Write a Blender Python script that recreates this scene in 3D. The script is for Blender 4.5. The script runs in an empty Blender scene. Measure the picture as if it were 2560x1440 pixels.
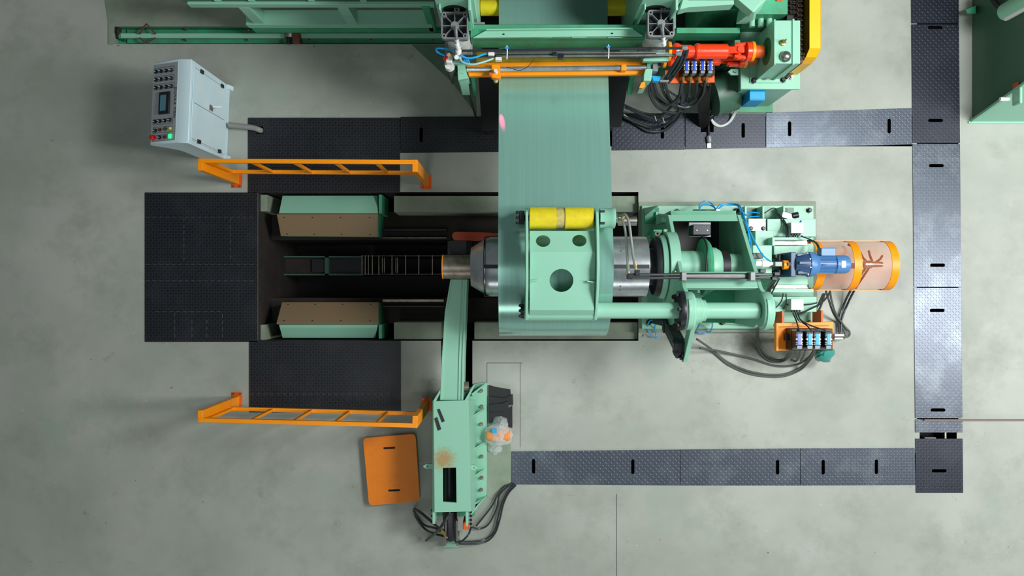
import bpy, math, random
from mathutils import Vector, Matrix
from mathutils.geometry import tessellate_polygon
random.seed(7)
C = bpy.context.scene.collection
D, F = 9.45, 1944.0            # camera height (m), focal length in pixels of the 2560 frame
PI = math.pi

# ------------------------------------------------------------------ camera, world, lights, exposure
cam = bpy.data.objects.new('camera', bpy.data.cameras.new('camera')); C.objects.link(cam)
cam.location = (0, 0, D); cam.data.sensor_width = 36; cam.data.lens = F / 2560 * 36
cam.data.clip_end = 100
bpy.context.scene.camera = cam
world = bpy.data.worlds.new('world'); bpy.context.scene.world = world; world.use_nodes = True
world.node_tree.nodes['Background'].inputs[0].default_value = (0.84, 0.93, 0.93, 1)
world.node_tree.nodes['Background'].inputs[1].default_value = 0.12
vs = bpy.context.scene.view_settings
vs.view_transform = 'Standard'; vs.look = 'None'; vs.gamma = 1; vs.exposure = -0.04; vs.use_curve_mapping = False

def area(name, loc, target, sx, sy, power, col=(1, 1, 1)):
    l = bpy.data.lights.new(name, 'AREA'); l.shape = 'RECTANGLE'; l.size = sx; l.size_y = sy
    l.energy = power; l.color = col
    o = bpy.data.objects.new(name, l); C.objects.link(o); o.location = loc
    o.rotation_euler = (Vector(target) - Vector(loc)).to_track_quat('-Z', 'Y').to_euler()
    return o
area('roof_light_right', (11.8, -0.6, 11.8), (4.6, -0.6, 0), 1.7, 8.0, 1300, (1.0, 0.985, 0.96))
area('high_bay_light', (5.6, 1.7, 8.6), (4.2, 0.6, 0), 1.6, 2.2, 620, (0.98, 1.0, 0.99))
area('roof_light_left', (-1.6, -3.2, 12.5), (-1.5, -2.2, 0), 1.2, 6.0, 130, (0.93, 1.0, 0.97))

area('side_window_light', (2.0, -13.0, 5.5), (1.0, 0.5, 0.8), 16.0, 2.6, 420, (1.0, 1.0, 0.96))
# ------------------------------------------------------------------ helpers
def V(px, py, z=0.0):
    k = (D - z) / F
    return Vector(((px - 1280) * k, (720 - py) * k, z))
def K(z): return (D - z) / F

class MB:
    def __init__(s): s.v = []; s.f = []
    def add(s, vs, fs):
        b = len(s.v); s.v += [tuple(v) for v in vs]; s.f += [tuple(b + i for i in f) for f in fs]; return s
    def hull8(s, bot, top):
        return s.add(list(bot) + list(top), [(3,2,1,0),(4,5,6,7),(0,1,5,4),(1,2,6,5),(2,3,7,6),(3,0,4,7)])
    def box(s, a, b):
        x0,y0,z0 = [min(p,q) for p,q in zip(a,b)]; x1,y1,z1 = [max(p,q) for p,q in zip(a,b)]
        return s.hull8([(x0,y0,z0),(x1,y0,z0),(x1,y1,z0),(x0,y1,z0)], [(x0,y0,z1),(x1,y0,z1),(x1,y1,z1),(x0,y1,z1)])
    def loops(s, outer, holes, fn, t0, t1):
        """planar region with holes, extruded between parameter t0 and t1; fn(u,v,t)->xyz"""
        ls = [list(outer)] + [list(h) for h in holes]
        flat = [p for l in ls for p in l]
        tris = tessellate_polygon([[Vector((p[0], p[1], 0)) for p in l] for l in ls])
        n = len(flat); b = len(s.v)
        s.v += [tuple(fn(p[0], p[1], t0)) for p in flat] + [tuple(fn(p[0], p[1], t1)) for p in flat]
        for t in tris:
            s.f.append((b+t[0], b+t[1], b+t[2])); s.f.append((b+n+t[2], b+n+t[1], b+n+t[0]))
        o = 0
        for l in ls:
            m = len(l)
            for i in range(m):
                j = (i+1) % m
                s.f.append((b+o+i, b+o+j, b+n+o+j, b+n+o+i))
            o += m
        return s
    def cyl(s, p0, p1, r, n=20, r2=None):
        return s.lathe(p0, p1, [(0, 0), (0, r), (1, r if r2 is None else r2), (1, 0)], n)
    def lathe(s, p0, p1, prof, n=28):
        p0 = Vector(p0); p1 = Vector(p1); d = p1 - p0; L = d.length; d = d.normalized()
        a = Vector((0,0,1)) if abs(d.z) < .9 else Vector((1,0,0))
        u = d.cross(a).normalized(); w = d.cross(u)
        b = len(s.v); rings = []
        for t, r in prof:
            c = p0 + d * (t * L)
            if r <= 1e-6: rings.append([len(s.v)]); s.v.append(tuple(c))
            else:
                rings.append(list(range(len(s.v), len(s.v)+n)))
                for i in range(n):
                    q = 2*PI*i/n; s.v.append(tuple(c + u*(r*math.cos(q)) + w*(r*math.sin(q))))
        for A, B in zip(rings, rings[1:]):
            if len(A) == 1 and len(B) == 1: continue
            for i in range(n):
                j = (i+1) % n
                if len(A) == 1: s.f.append((A[0], B[j], B[i]))
                elif len(B) == 1: s.f.append((A[i], A[j], B[0]))
                else: s.f.append((A[i], A[j], B[j], B[i]))
        return s
    def tube(s, pts, r, n=8, smooth=True, sub=5):
        P_ = [Vector(p) for p in pts]
        if smooth and len(P_) > 2:
            Q = []
            E = [P_[0]*2-P_[1]] + P_ + [P_[-1]*2-P_[-2]]
            for i in range(1, len(E)-2):
                a,b,c,d = E[i-1:i+3]
                for k in range(sub):
                    t = k/sub
                    Q.append(0.5*((2*b)+(c-a)*t+(2*a-5*b+4*c-d)*t*t+(3*b-a-3*c+d)*t**3))
            Q.append(P_[-1]); P_ = Q
        base = len(s.v); m = len(P_)
        up = None
        for i, p in enumerate(P_):
            t = (P_[min(i+1, m-1)] - P_[max(i-1, 0)]).normalized()
            if up is None: up = t.cross(Vector((0,0,1)) if abs(t.z) < .9 else Vector((1,0,0))).normalized()
            up = (up - t * up.dot(t)).normalized(); w = t.cross(up)
            for j in range(n):
                q = 2*PI*j/n; s.v.append(tuple(p + up*(r*math.cos(q)) + w*(r*math.sin(q))))
        for i in range(m-1):
            for j in range(n):
                k = (j+1) % n
                s.f.append((base+i*n+j, base+i*n+k, base+(i+1)*n+k, base+(i+1)*n+j))
        s.f.append(tuple(base+j for j in range(n))[::-1]); s.f.append(tuple(base+(m-1)*n+j for j in range(n)))
        return s
    def bar(s, p0, p1, w, h):
        """rectangular bar, w across (horizontal), h vertical-ish"""
        p0=Vector(p0); p1=Vector(p1); d=(p1-p0).normalized()
        a=Vector((0,0,1)) if abs(d.z)<.95 else Vector((0,1,0))
        u=d.cross(a).normalized()*(w/2); q=u.cross(d).normalized()*(h/2)
        return s.hull8([p0-u-q,p0+u-q,p0+u+q,p0-u+q],[p1-u-q,p1+u-q,p1+u+q,p1-u+q])

def Bx(x0,y0,x1,y1,z1,z0):                     # pixel rectangle as seen at height z1, extruded straight down to z0
    a=V(x0,y1,z1); b=V(x1,y0,z1); return MB().box((a.x,a.y,z0),(b.x,b.y,z1))
def Wb(*a): return MB().box(a[:3], a[3:])
def Pz(pts, z1, z0, holes=()):                 # pixel polygon at z1, extruded down to z0
    f=lambda p:(V(p[0],p[1],z1).x, V(p[0],p[1],z1).y)
    return MB().loops([f(p) for p in pts], [[f(p) for p in h] for h in holes], lambda u,v,t:(u,v,t), z1, z0)
def Pyz(pts, x0, x1, holes=()): return MB().loops(pts, holes, lambda u,v,t:(t,u,v), x0, x1)
def Pxz(pts, y0, y1, holes=()): return MB().loops(pts, holes, lambda u,v,t:(u,t,v), y0, y1)
def Cy(p0,p1,r,n=24,r2=None): return MB().cyl(p0,p1,r,n,r2)
def Tb(pts,r,n=8,smooth=True): return MB().tube([V(*p) for p in pts],r,n,smooth)
def Hp(b,t): return MB().hull8([V(*p) for p in b],[V(*p) for p in t])
def circ(cx,cy,r,n=24,a0=0,ry=None): return [(cx+r*math.cos(a0+2*PI*i/n), cy+(ry or r)*math.sin(a0+2*PI*i/n)) for i in range(n)]
def arc(cx,cy,r,a,b,n=10): return [(cx+r*math.cos(a+(b-a)*i/n), cy+r*math.sin(a+(b-a)*i/n)) for i in range(n+1)]

def mesh(name, mb, smooth=None):
    m = bpy.data.meshes.new(name); m.from_pydata(mb.v, [], mb.f); m.update()
    import bmesh
    bm = bmesh.new(); bm.from_mesh(m); bmesh.ops.remove_doubles(bm, verts=bm.verts, dist=1e-6)
    bmesh.ops.recalc_face_normals(bm, faces=bm.faces)
    if smooth:
        for f in bm.faces: f.smooth = True
        for e in bm.edges:
            if len(e.link_faces) == 2 and e.calc_face_angle(0) > 0.6: e.smooth = False
    bm.to_mesh(m); bm.free()
    return m
def obj(name, mb, mat, parent=None, label=None, bevel=0, smooth=True, kind=None):
    m = mb if isinstance(mb, bpy.types.Mesh) else mesh(name, mb, smooth)
    if not m.materials: m.materials.append(mat)
    o = bpy.data.objects.new(name, m); C.objects.link(o)
    if parent is not None:
        o.parent = parent
        if parent.type == 'EMPTY': o.location = -Vector(parent.location)
    if label: o['label'] = label
    if kind: o['kind'] = kind
    if bevel:
        b = o.modifiers.new('bevel','BEVEL'); b.width = bevel; b.segments = 2; b.limit_method='ANGLE'; b.angle_limit=0.7
    return o
def thing(name, label, cat, loc, group=None):
    o = bpy.data.objects.new(name, None); C.objects.link(o); o.location = loc; o.empty_display_size = .1
    o['label'] = label; o['category'] = cat
    if group: o['group'] = group
    return o
def solo(name, mb, mat, label, cat, group=None, bevel=0, kind=None):
    o = obj(name, mb, mat, None, label, bevel, kind=kind); o['category'] = cat
    if group: o['group'] = group
    return o
def struct(name, mb, mat, smooth=False):
    o = obj(name, mb, mat, None, smooth=smooth); o['kind'] = 'structure'; return o
_bolt = {}
def bolts(parent, pts, r=.014, h=.02, mat=None, name='bolt', hexa=True):
    """pts: world positions; share one mesh"""
    key=(name,r,h,mat.name,hexa)
    if key not in _bolt:
        mb=MB().cyl((0,0,-.004),(0,0,h),r,6 if hexa else 14)
        if hexa: mb=MB().lathe((0,0,-.004),(0,0,h),[(0,0),(0,r*1.5),(.25,r*1.5),(.25,r),(.9,r),(1,r*.8),(1,0)],6)
        _bolt[key]=mesh(name,mb,True); _bolt[key].materials.append(mat)
    for p in pts:
        o=bpy.data.objects.new(name,_bolt[key]); C.objects.link(o)
        off = Vector(parent.location) if parent.type=='EMPTY' else Vector((0,0,0))
        o.parent=parent; o.location=Vector(p)-off

# ------------------------------------------------------------------ materials
def lin(c): return tuple((x/255/12.92) if x/255<=.04045 else ((x/255+.055)/1.055)**2.4 for x in c)
def M(name, rgb, rough=.5, metal=0, vary=.0, rgb2=None, scale=3, bump=0, bscale=40, spec=.5, aniso=None, coat=0):
    m = bpy.data.materials.new(name); m.use_nodes = True; nt = m.node_tree; b = nt.nodes['Principled BSDF']
    b.inputs['Roughness'].default_value = rough; b.inputs['Metallic'].default_value = metal
    b.inputs['Specular IOR Level'].default_value = spec
    if coat: b.inputs['Coat Weight'].default_value = coat; b.inputs['Coat Roughness'].default_value=.12
    c = (*lin(rgb), 1); b.inputs['Base Color'].default_value = c
    tc = nt.nodes.new('ShaderNodeNewGeometry')
    mp = nt.nodes.new('ShaderNodeMapping'); nt.links.new(tc.outputs['Position'], mp.inputs[0])
    if aniso: mp.inputs['Scale'].default_value = aniso
    if rgb2:
        n = nt.nodes.new('ShaderNodeTexNoise'); n.inputs['Scale'].default_value = scale; n.inputs['Detail'].default_value = 8
        n.inputs['Roughness'].default_value=.65
        nt.links.new(mp.outputs[0], n.inputs['Vector'])
        r = nt.nodes.new('ShaderNodeMapRange'); r.inputs[1].default_value=.5-vary; r.inputs[2].default_value=.5+vary
        r.inputs[1].default_value=.42; r.inputs[2].default_value=.42+max(vary,.02)
        nt.links.new(n.outputs['Fac'], r.inputs[0])
        x = nt.nodes.new('ShaderNodeMix'); x.data_type='RGBA'
        x.inputs[6].default_value=c; x.inputs[7].default_value=(*lin(rgb2),1)
        nt.links.new(r.outputs[0], x.inputs[0]); nt.links.new(x.outputs[2], b.inputs['Base Color'])
    if bump:
        n2 = nt.nodes.new('ShaderNodeTexNoise'); n2.inputs['Scale'].default_value=bscale; n2.inputs['Detail'].default_value=4
        nt.links.new(mp.outputs[0], n2.inputs['Vector'])
        bu = nt.nodes.new('ShaderNodeBump'); bu.inputs['Strength'].default_value=bump; bu.inputs['Distance'].default_value=.004
        nt.links.new(n2.outputs['Fac'], bu.inputs['Height']); nt.links.new(bu.outputs[0], b.inputs['Normal'])
    return m
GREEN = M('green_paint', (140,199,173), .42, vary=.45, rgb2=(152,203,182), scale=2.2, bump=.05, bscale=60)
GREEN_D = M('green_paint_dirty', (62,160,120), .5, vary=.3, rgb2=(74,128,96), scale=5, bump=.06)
GREEN_DK = M('green_paint_dark_shade', (60,98,80), .45, vary=.4, rgb2=(68,106,88), scale=3)  # dark green; carries the painted shade of the tank's left side
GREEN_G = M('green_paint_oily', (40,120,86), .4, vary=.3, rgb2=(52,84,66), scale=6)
ORANGE = M('orange_paint', (255,156,0), .42, vary=.4, rgb2=(250,142,0), scale=4)
ORANGE_D = M('dark_orange_paint', (226,96,8), .5, vary=.4, rgb2=(205,84,14), scale=7)
YELLOW = M('yellow_guard_paint', (255,190,0), .4)
YROLL = M('yellow_rubber', (226,208,20), .42, vary=.3, rgb2=(206,186,44), scale=14)
RED = M('red_orange_paint', (250,62,14), .35, coat=.3)
BLACK = M('black_rubber', (26,28,32), .5)
BLACKM = M('black_steel', (34,36,42), .38, metal=.3)
HOSE = M('hose_rubber', (40,46,50), .35)
HOSEF = M('dusty_hose_rubber', (84,90,86), .45)
HOSEG = M('grey_hose', (132,136,132), .45)
CHROME = M('chromed_steel', (206,212,218), .27, .8, vary=.25, rgb2=(168,176,180), scale=5)
STEEL = M('bare_steel', (168,172,170), .38, 1, vary=.35, rgb2=(138,128,112), scale=9)
STEELD = M('dull_shaft_steel', (150,142,132), .4, .8, vary=.3, rgb2=(112,94,78), scale=12)
GREY = M('grey_casting', (128,134,138), .5, .3, vary=.3, rgb2=(150,150,146), scale=12)
WHITE = M('white_plastic', (232,232,230), .4)
CONS = M('console_enamel', (206,232,240), .38, vary=.3, rgb2=(214,238,246), scale=2)
PANELG = M('brushed_panel', (186,196,200), .45, .2, vary=.3, rgb2=(172,182,188), scale=9)
BLUE = M('blue_paint', (78,128,182), .38)
BLUED = M('dark_blue_paint', (46,76,114), .4)
CYAN = M('cyan_plastic', (0,160,222), .35)
TUBEB = M('blue_air_tube', (20,160,232), .3)
BROWN = M('rusty_wear_plate', (138,114,86), .6, .1, vary=.3, rgb2=(128,118,90), scale=6, bump=.1)
RUST = M('rust', (104,60,40), .7, vary=.3, rgb2=(80,56,44), scale=20)
REDD = M('faded_red_paint', (196,72,40), .5, vary=.3, rgb2=(156,92,64), scale=10)
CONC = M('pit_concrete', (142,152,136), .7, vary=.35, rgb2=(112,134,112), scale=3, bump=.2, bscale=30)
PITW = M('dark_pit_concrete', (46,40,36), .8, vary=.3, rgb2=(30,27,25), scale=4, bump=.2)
PITD = M('oily_shade_black', (11,10,10), .6, vary=.3, rgb2=(16,14,13), scale=5)  # oily black; also puts the deep shade of pits and trenches into the colour
BRASS = M('brass', (186,160,96), .35, .8)
TEALBAG = M('teal_plastic_bag', (56,150,140), .3)
SCREEN = M('lcd_glass', (96,150,170), .2)
KNOBW = M('knob_white_mark', (230,234,236), .4)
REDB = M('red_button', (206,30,30), .35); DRED = M('dark_red_button', (110,26,36), .35)
GRNB = M('green_button', (20,96,60), .35); YELB = M('yellow_button', (220,200,40), .35)
STITCH = M('weld_stitch_grey', (92,98,102), .5)
GAP = M('floor_joint_grey', (70,80,84), .7)  # dark grey lining of the floor joints

def emis(name, rgb, s):
    m = bpy.data.materials.new(name); m.use_nodes=True; b=m.node_tree.nodes['Principled BSDF']
    b.inputs['Base Color'].default_value=(*lin(rgb),1); b.inputs['Emission Color'].default_value=(*lin(rgb),1); b.inputs['Emission Strength'].default_value=s
    return m
LAMPG = emis('lit_green_lamp', (30,235,130), 1.6)

# brushed strip
STRIP = bpy.data.materials.new('cold_rolled_strip'); STRIP.use_nodes=True
nt=STRIP.node_tree; b=nt.nodes['Principled BSDF']; b.inputs['Metallic'].default_value=.52; b.inputs['Roughness'].default_value=.2
g=nt.nodes.new('ShaderNodeNewGeometry'); mp=nt.nodes.new('ShaderNodeMapping'); mp.inputs['Scale'].default_value=(14,.25,.25)
nt.links.new(g.outputs['Position'],mp.inputs[0]); n=nt.nodes.new('ShaderNodeTexNoise'); n.inputs['Scale'].default_value=3; n.inputs['Detail'].default_value=6
nt.links.new(mp.outputs[0],n.inputs['Vector']); r=nt.nodes.new('ShaderNodeValToRGB')
r.color_ramp.elements[0].position=.3; r.color_ramp.elements[0].color=(*lin((150,204,190)),1)
r.color_ramp.elements[1].position=.7; r.color_ramp.elements[1].color=(*lin((158,210,198)),1)
nt.links.new(n.outputs['Fac'],r.inputs[0]); nt.links.new(r.outputs[0],b.inputs['Base Color'])
mr=nt.nodes.new('ShaderNodeMapRange'); mr.inputs[3].default_value=.15; mr.inputs[4].default_value=.24
nt.links.new(n.outputs['Fac'],mr.inputs[0]); nt.links.new(mr.outputs[0],b.inputs['Roughness'])

# concrete floor: mottled grey-green with darker worn patches and specks
FLOOR = bpy.data.materials.new('power_floated_concrete'); FLOOR.use_nodes=True
nt=FLOOR.node_tree; b=nt.nodes['Principled BSDF']
g=nt.nodes.new('ShaderNodeNewGeometry')
def noise(scale, detail=6, rough=.6, loc=(0,0,0)):
    mp=nt.nodes.new('ShaderNodeMapping'); mp.inputs['Location'].default_value=loc; nt.links.new(g.outputs['Position'],mp.inputs[0])
    n=nt.nodes.new('ShaderNodeTexNoise'); n.inputs['Scale'].default_value=scale; n.inputs['Detail'].default_value=detail; n.inputs['Roughness'].default_value=rough
    nt.links.new(mp.outputs[0],n.inputs['Vector']); return n.outputs['Fac']
def rng(src,a,b_,c=0,d=1):
    r=nt.nodes.new('ShaderNodeMapRange'); r.inputs[1].default_value=a; r.inputs[2].default_value=b_; r.inputs[3].default_value=c; r.inputs[4].default_value=d
    nt.links.new(src,r.inputs[0]); return r.outputs[0]
def mixc(f,a,b_):
    x=nt.nodes.new('ShaderNodeMix'); x.data_type='RGBA'; nt.links.new(f,x.inputs[0])
    for i,s in ((6,a),(7,b_)):
        if isinstance(s,tuple): x.inputs[i].default_value=(*lin(s),1)
        else: nt.links.new(s,x.inputs[i])
    return x.outputs[2]
c1=mixc(rng(noise(.45,5),.38,.62),(150,157,148),(171,176,168))
c2=mixc(rng(noise(1.3,8,.7,(4,2,0)),.5,.8),c1,(136,143,132))
c3=mixc(rng(noise(.8,6,.6,(9,1,0)),.56,.74),c2,(148,164,150))
c4=mixc(rng(noise(3.2,8,.75,(1,7,0)),.62,.78),c3,(116,116,104))
c5=mixc(rng(noise(26,3,.5),.72,.78),c4,(196,204,198))
c6=mixc(rng(noise(11,3,.5,(3,3,0)),.73,.78),c5,(92,96,90))
cc=c6
for px_,py_,rad,amt,col_ in ((1885,862,.34,.75,(72,70,58)),(1800,850,.2,.4,(92,92,78)),(2010,560,.3,.3,(120,122,110)),(1085,985,.3,.6,(76,80,70)),(2240,710,.25,.4,(120,126,132)),(1880,290,.3,.5,(96,88,76)),(2130,545,.5,.22,(130,132,120))):
    vm=nt.nodes.new('ShaderNodeVectorMath'); vm.operation='DISTANCE'; nt.links.new(g.outputs['Position'],vm.inputs[0]); vm.inputs[1].default_value=V(px_,py_,0)
    ml=nt.nodes.new('ShaderNodeMath'); ml.operation='MULTIPLY_ADD'; nt.links.new(noise(2.2/rad,7,.7,(px_*.01,0,0)),ml.inputs[0]); ml.inputs[1].default_value=rad*1.6; nt.links.new(vm.outputs['Value'],ml.inputs[2])
    cc=mixc(rng(ml.outputs[0],rad*.9,rad*1.75,amt,0),cc,col_)
nt.links.new(cc,b.inputs['Base Color'])
rr=rng(noise(2.5,6),.3,.7,.42,.62); nt.links.new(rr,b.inputs['Roughness'])
bu=nt.nodes.new('ShaderNodeBump'); bu.inputs['Strength'].default_value=.12; bu.inputs['Distance'].default_value=.004
nt.links.new(noise(30,4),bu.inputs['Height']); nt.links.new(bu.outputs[0],b.inputs['Normal'])

def checker(name, rgb, rgbhi, s=.034, rough=.36, metal=.35, worn=(60,66,74), wamt=.75, hi=1.0):
    """tread plate: raised bars, alternating +-45 degrees on a square lattice"""
    m=bpy.data.materials.new(name); m.use_nodes=True; nt=m.node_tree; b=nt.nodes['Principled BSDF']
    g=nt.nodes.new('ShaderNodeNewGeometry'); sp=nt.nodes.new('ShaderNodeSeparateXYZ'); nt.links.new(g.outputs['Position'],sp.inputs[0])
    def mt(op,a,b_=None,c=None):
        n=nt.nodes.new('ShaderNodeMath'); n.operation=op
        for i,s_ in enumerate((a,b_,c)):
            if s_ is None: continue
            if isinstance(s_,(int,float)): n.inputs[i].default_value=s_
            else: nt.links.new(s_,n.inputs[i])
        return n.outputs[0]
    X=mt('DIVIDE',sp.outputs[0],s); Y=mt('DIVIDE',sp.outputs[1],s)
    par=mt('FLOORED_MODULO',mt('ADD',mt('FLOOR',X),mt('FLOOR',Y)),2)
    fx=mt('SUBTRACT',mt('FLOORED_MODULO',X,1),.5); fy=mt('SUBTRACT',mt('FLOORED_MODULO',Y,1),.5)
    u=mt('ADD',fx,fy); v=mt('SUBTRACT',fx,fy)
    sg=mt('COMPARE',par,1,.5)
    a=mt('ADD',mt('MULTIPLY',u,sg),mt('MULTIPLY',v,mt('SUBTRACT',1,sg)))
    c=mt('ADD',mt('MULTIPLY',v,sg),mt('MULTIPLY',u,mt('SUBTRACT',1,sg)))
    e=mt('ADD',mt('POWER',mt('DIVIDE',a,.68),2),mt('POWER',mt('DIVIDE',c,.15),2))
    mask=mt('LESS_THAN',e,1)
    h=mt('MAXIMUM',mt('SUBTRACT',1,e),0)
    n1=nt.nodes.new('ShaderNodeTexNoise'); n1.inputs['Scale'].default_value=2.2; n1.inputs['Detail'].default_value=9; n1.inputs['Roughness'].default_value=.7
    nt.links.new(g.outputs['Position'],n1.inputs['Vector'])
    r=nt.nodes.new('ShaderNodeMapRange'); r.inputs[1].default_value=.48; r.inputs[2].default_value=.72; r.inputs[4].default_value=wamt; nt.links.new(n1.outputs['Fac'],r.inputs[0])
    x=nt.nodes.new('ShaderNodeMix'); x.data_type='RGBA'; x.inputs[6].default_value=(*lin(rgb),1); x.inputs[7].default_value=(*lin(worn),1); nt.links.new(r.outputs[0],x.inputs[0])
    y=nt.nodes.new('ShaderNodeMix'); y.data_type='RGBA'; y.inputs[7].default_value=(*lin(rgbhi),1); nt.links.new(x.outputs[2],y.inputs[6])
    nt.links.new(mt('MULTIPLY',mask,hi),y.inputs[0]); nt.links.new(y.outputs[2],b.inputs['Base Color'])
    b.inputs['Roughness'].default_value=rough; b.inputs['Metallic'].default_value=metal
    bu=nt.nodes.new('ShaderNodeBump'); bu.inputs['Strength'].default_value=.5; bu.inputs['Distance'].default_value=.002
    nt.links.new(h,bu.inputs['Height']); nt.links.new(bu.outputs[0],b.inputs['Normal'])
    return m
CHK_BLACK=checker('black_tread_plate',(20,23,30),(54,60,68),rough=.42,metal=.1,worn=(44,46,52),wamt=.7,hi=.8)
CHK_STEEL=checker('blue_grey_tread_plate',(84,92,104),(104,112,124),rough=.31,metal=.5,worn=(116,126,134),wamt=.9,hi=.5)
CHK_DARK=checker('dark_blue_tread_plate',(36,41,54),(62,70,84),rough=.36,metal=.3,worn=(56,62,74),wamt=.6,hi=.7)
CHK_ORANGE=checker('orange_tread_plate',(238,132,14),(246,146,30),rough=.5,metal=0,worn=(222,112,14),wamt=.8,hi=.6)
# rust stain on green
GREEN_R = M('green_paint_rust_stained', (92,202,160), .45, bump=.05, bscale=60)
nt=GREEN_R.node_tree; b=nt.nodes['Principled BSDF']; g=nt.nodes.new('ShaderNodeNewGeometry')
vm=nt.nodes.new('ShaderNodeVectorMath'); vm.operation='DISTANCE'; nt.links.new(g.outputs['Position'],vm.inputs[0]); vm.inputs[1].default_value=V(1108,1150,.85)
nz=nt.nodes.new('ShaderNodeTexNoise'); nz.inputs['Scale'].default_value=28; nz.inputs['Detail'].default_value=8; nt.links.new(g.outputs['Position'],nz.inputs['Vector'])
ad=nt.nodes.new('ShaderNodeMath'); ad.operation='MULTIPLY_ADD'; nt.links.new(nz.outputs['Fac'],ad.inputs[0]); ad.inputs[1].default_value=.16; nt.links.new(vm.outputs['Value'],ad.inputs[2])
r=nt.nodes.new('ShaderNodeMapRange'); r.inputs[1].default_value=.14; r.inputs[2].default_value=.24; r.inputs[3].default_value=.9; r.inputs[4].default_value=0; nt.links.new(ad.outputs[0],r.inputs[0])
x=nt.nodes.new('ShaderNodeMix'); x.data_type='RGBA'; x.inputs[6].default_value=(*lin((140,199,173)),1); x.inputs[7].default_value=(*lin((168,136,84)),1)
nt.links.new(r.outputs[0],x.inputs[0]); nt.links.new(x.outputs[2],b.inputs['Base Color'])

# clear film
BAG=bpy.data.materials.new('clear_plastic_film'); BAG.use_nodes=True; b=BAG.node_tree.nodes['Principled BSDF']
b.inputs['Base Color'].default_value=(.8,.86,.86,1); b.inputs['Alpha'].default_value=.42; b.inputs['Roughness'].default_value=.15
BOWL=M('smoked_bowl',(70,96,80),.15); BOWL.node_tree.nodes['Principled BSDF'].inputs['Alpha'].default_value=.75

# ================================================================== FLOOR, PITS, TRENCHES
def frect(x0,y0,x1,y1): a=V(x0,y1); b=V(x1,y0); return (a.x,a.y,b.x,b.y)     # world rect from floor pixels
HOLES = {
 'main':   frect(645,480,1596,852),
 'arm':    frect(1103,851,1181,968),
 'track':  frect(283,66,1112,110),
 'top_a':  frect(1000,296,1250,376),
 'top_b':  frect(1250,290,2280,366),
 'col':    frect(2292,-120,2396,1048),
 'gapbox': frect(2299,1046,2392,1104),
 'col_b':  frect(2302,1104,2396,1222),
 'bottom': frect(1284,1132,2290,1208),
 'mach':   frect(1700,20,1836,70),
 'conduit':frect(641,314,663,336),
 'joint_a':frect(1540.2,1235,1541.6,1560),
 'joint_b':frect(1217,907,1218.2,958),
 'joint_c':frect(1217,907,1306,908.2),
 'joint_d':frect(1299.8,908,1300.8,1118),
}
X0,X1,Y0,Y1 = -9,9,-6,6
xs=sorted({X0,X1}|{h[i] for h in HOLES.values() for i in (0,2)}); ys=sorted({Y0,Y1}|{h[i] for h in HOLES.values() for i in (1,3)})
mb=MB(); T_=-.02
def inhole(x,y): return any(h[0]<x<h[2] and h[1]<y<h[3] for h in HOLES.values())
vi={}
def vid(x,y):
    if (x,y) not in vi: vi[(x,y)]=len(mb.v); mb.v.append((x,y,0))
    return vi[(x,y)]
for i in range(len(xs)-1):
    for j in range(len(ys)-1):
        if not inhole((xs[i]+xs[i+1])/2,(ys[j]+ys[j+1])/2):
            mb.f.append((vid(xs[i],ys[j]),vid(xs[i+1],ys[j]),vid(xs[i+1],ys[j+1]),vid(xs[i],ys[j+1])))
struct('floor', mb, FLOOR)
def liner(name, r, depth, mat, matf=None):
    x0,y0,x1,y1=r; z=-depth
    m=MB().add([(x0,y0,z),(x1,y0,z),(x1,y1,z),(x0,y1,z),(x0,y0,0),(x1,y0,0),(x1,y1,0),(x0,y1,0)],
        [(0,4,5,1),(1,5,6,2),(2,6,7,3),(3,7,4,0),(0,1,2,3)])
    return struct(name,m,mat)
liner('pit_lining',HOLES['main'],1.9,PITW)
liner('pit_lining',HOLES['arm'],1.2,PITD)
for k,d_,m_ in (('top_a',.3,PITD),('top_b',.3,PITD),('col',.35,PITD),('gapbox',.35,PITD),('col_b',.35,PITD),('bottom',.3,PITD),('track',.12,GREEN_D),('mach',.8,PITD),('conduit',.2,PITD),
                ('joint_a',.012,GAP),('joint_b',.012,GAP),('joint_c',.012,GAP),('joint_d',.012,GAP)):
    liner('trench_lining' if 'joint' not in k else 'joint_liner',HOLES[k],d_,m_)

# stepped inside of the main pit
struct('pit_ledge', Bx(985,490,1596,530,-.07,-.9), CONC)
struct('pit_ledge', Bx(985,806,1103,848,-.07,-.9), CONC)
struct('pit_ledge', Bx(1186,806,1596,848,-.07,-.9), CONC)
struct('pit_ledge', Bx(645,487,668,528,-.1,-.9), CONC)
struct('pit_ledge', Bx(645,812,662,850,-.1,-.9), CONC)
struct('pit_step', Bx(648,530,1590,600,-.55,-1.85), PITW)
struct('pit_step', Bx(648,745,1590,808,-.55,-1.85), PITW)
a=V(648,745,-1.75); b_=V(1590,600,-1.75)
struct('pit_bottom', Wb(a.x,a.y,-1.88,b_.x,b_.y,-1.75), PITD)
for i,(y0,y1,x1) in enumerate(((572,577,1118),(593,596,1118),(748,755,1110),(764,768,1110))):
    t=solo('guide_rail', Bx(956,y0,x1,y1,-.45,-.549), [BLACKM,STEELD,STEELD,BLACKM][i],
      ['dark upper guide rail along the back step of the pit','thin worn steel rail edge beside the black channel, back side','brownish steel guide rail along the front step of the pit','dark lower guide rail in front of the front saddle'][i],'rail',bevel=.004)

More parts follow.
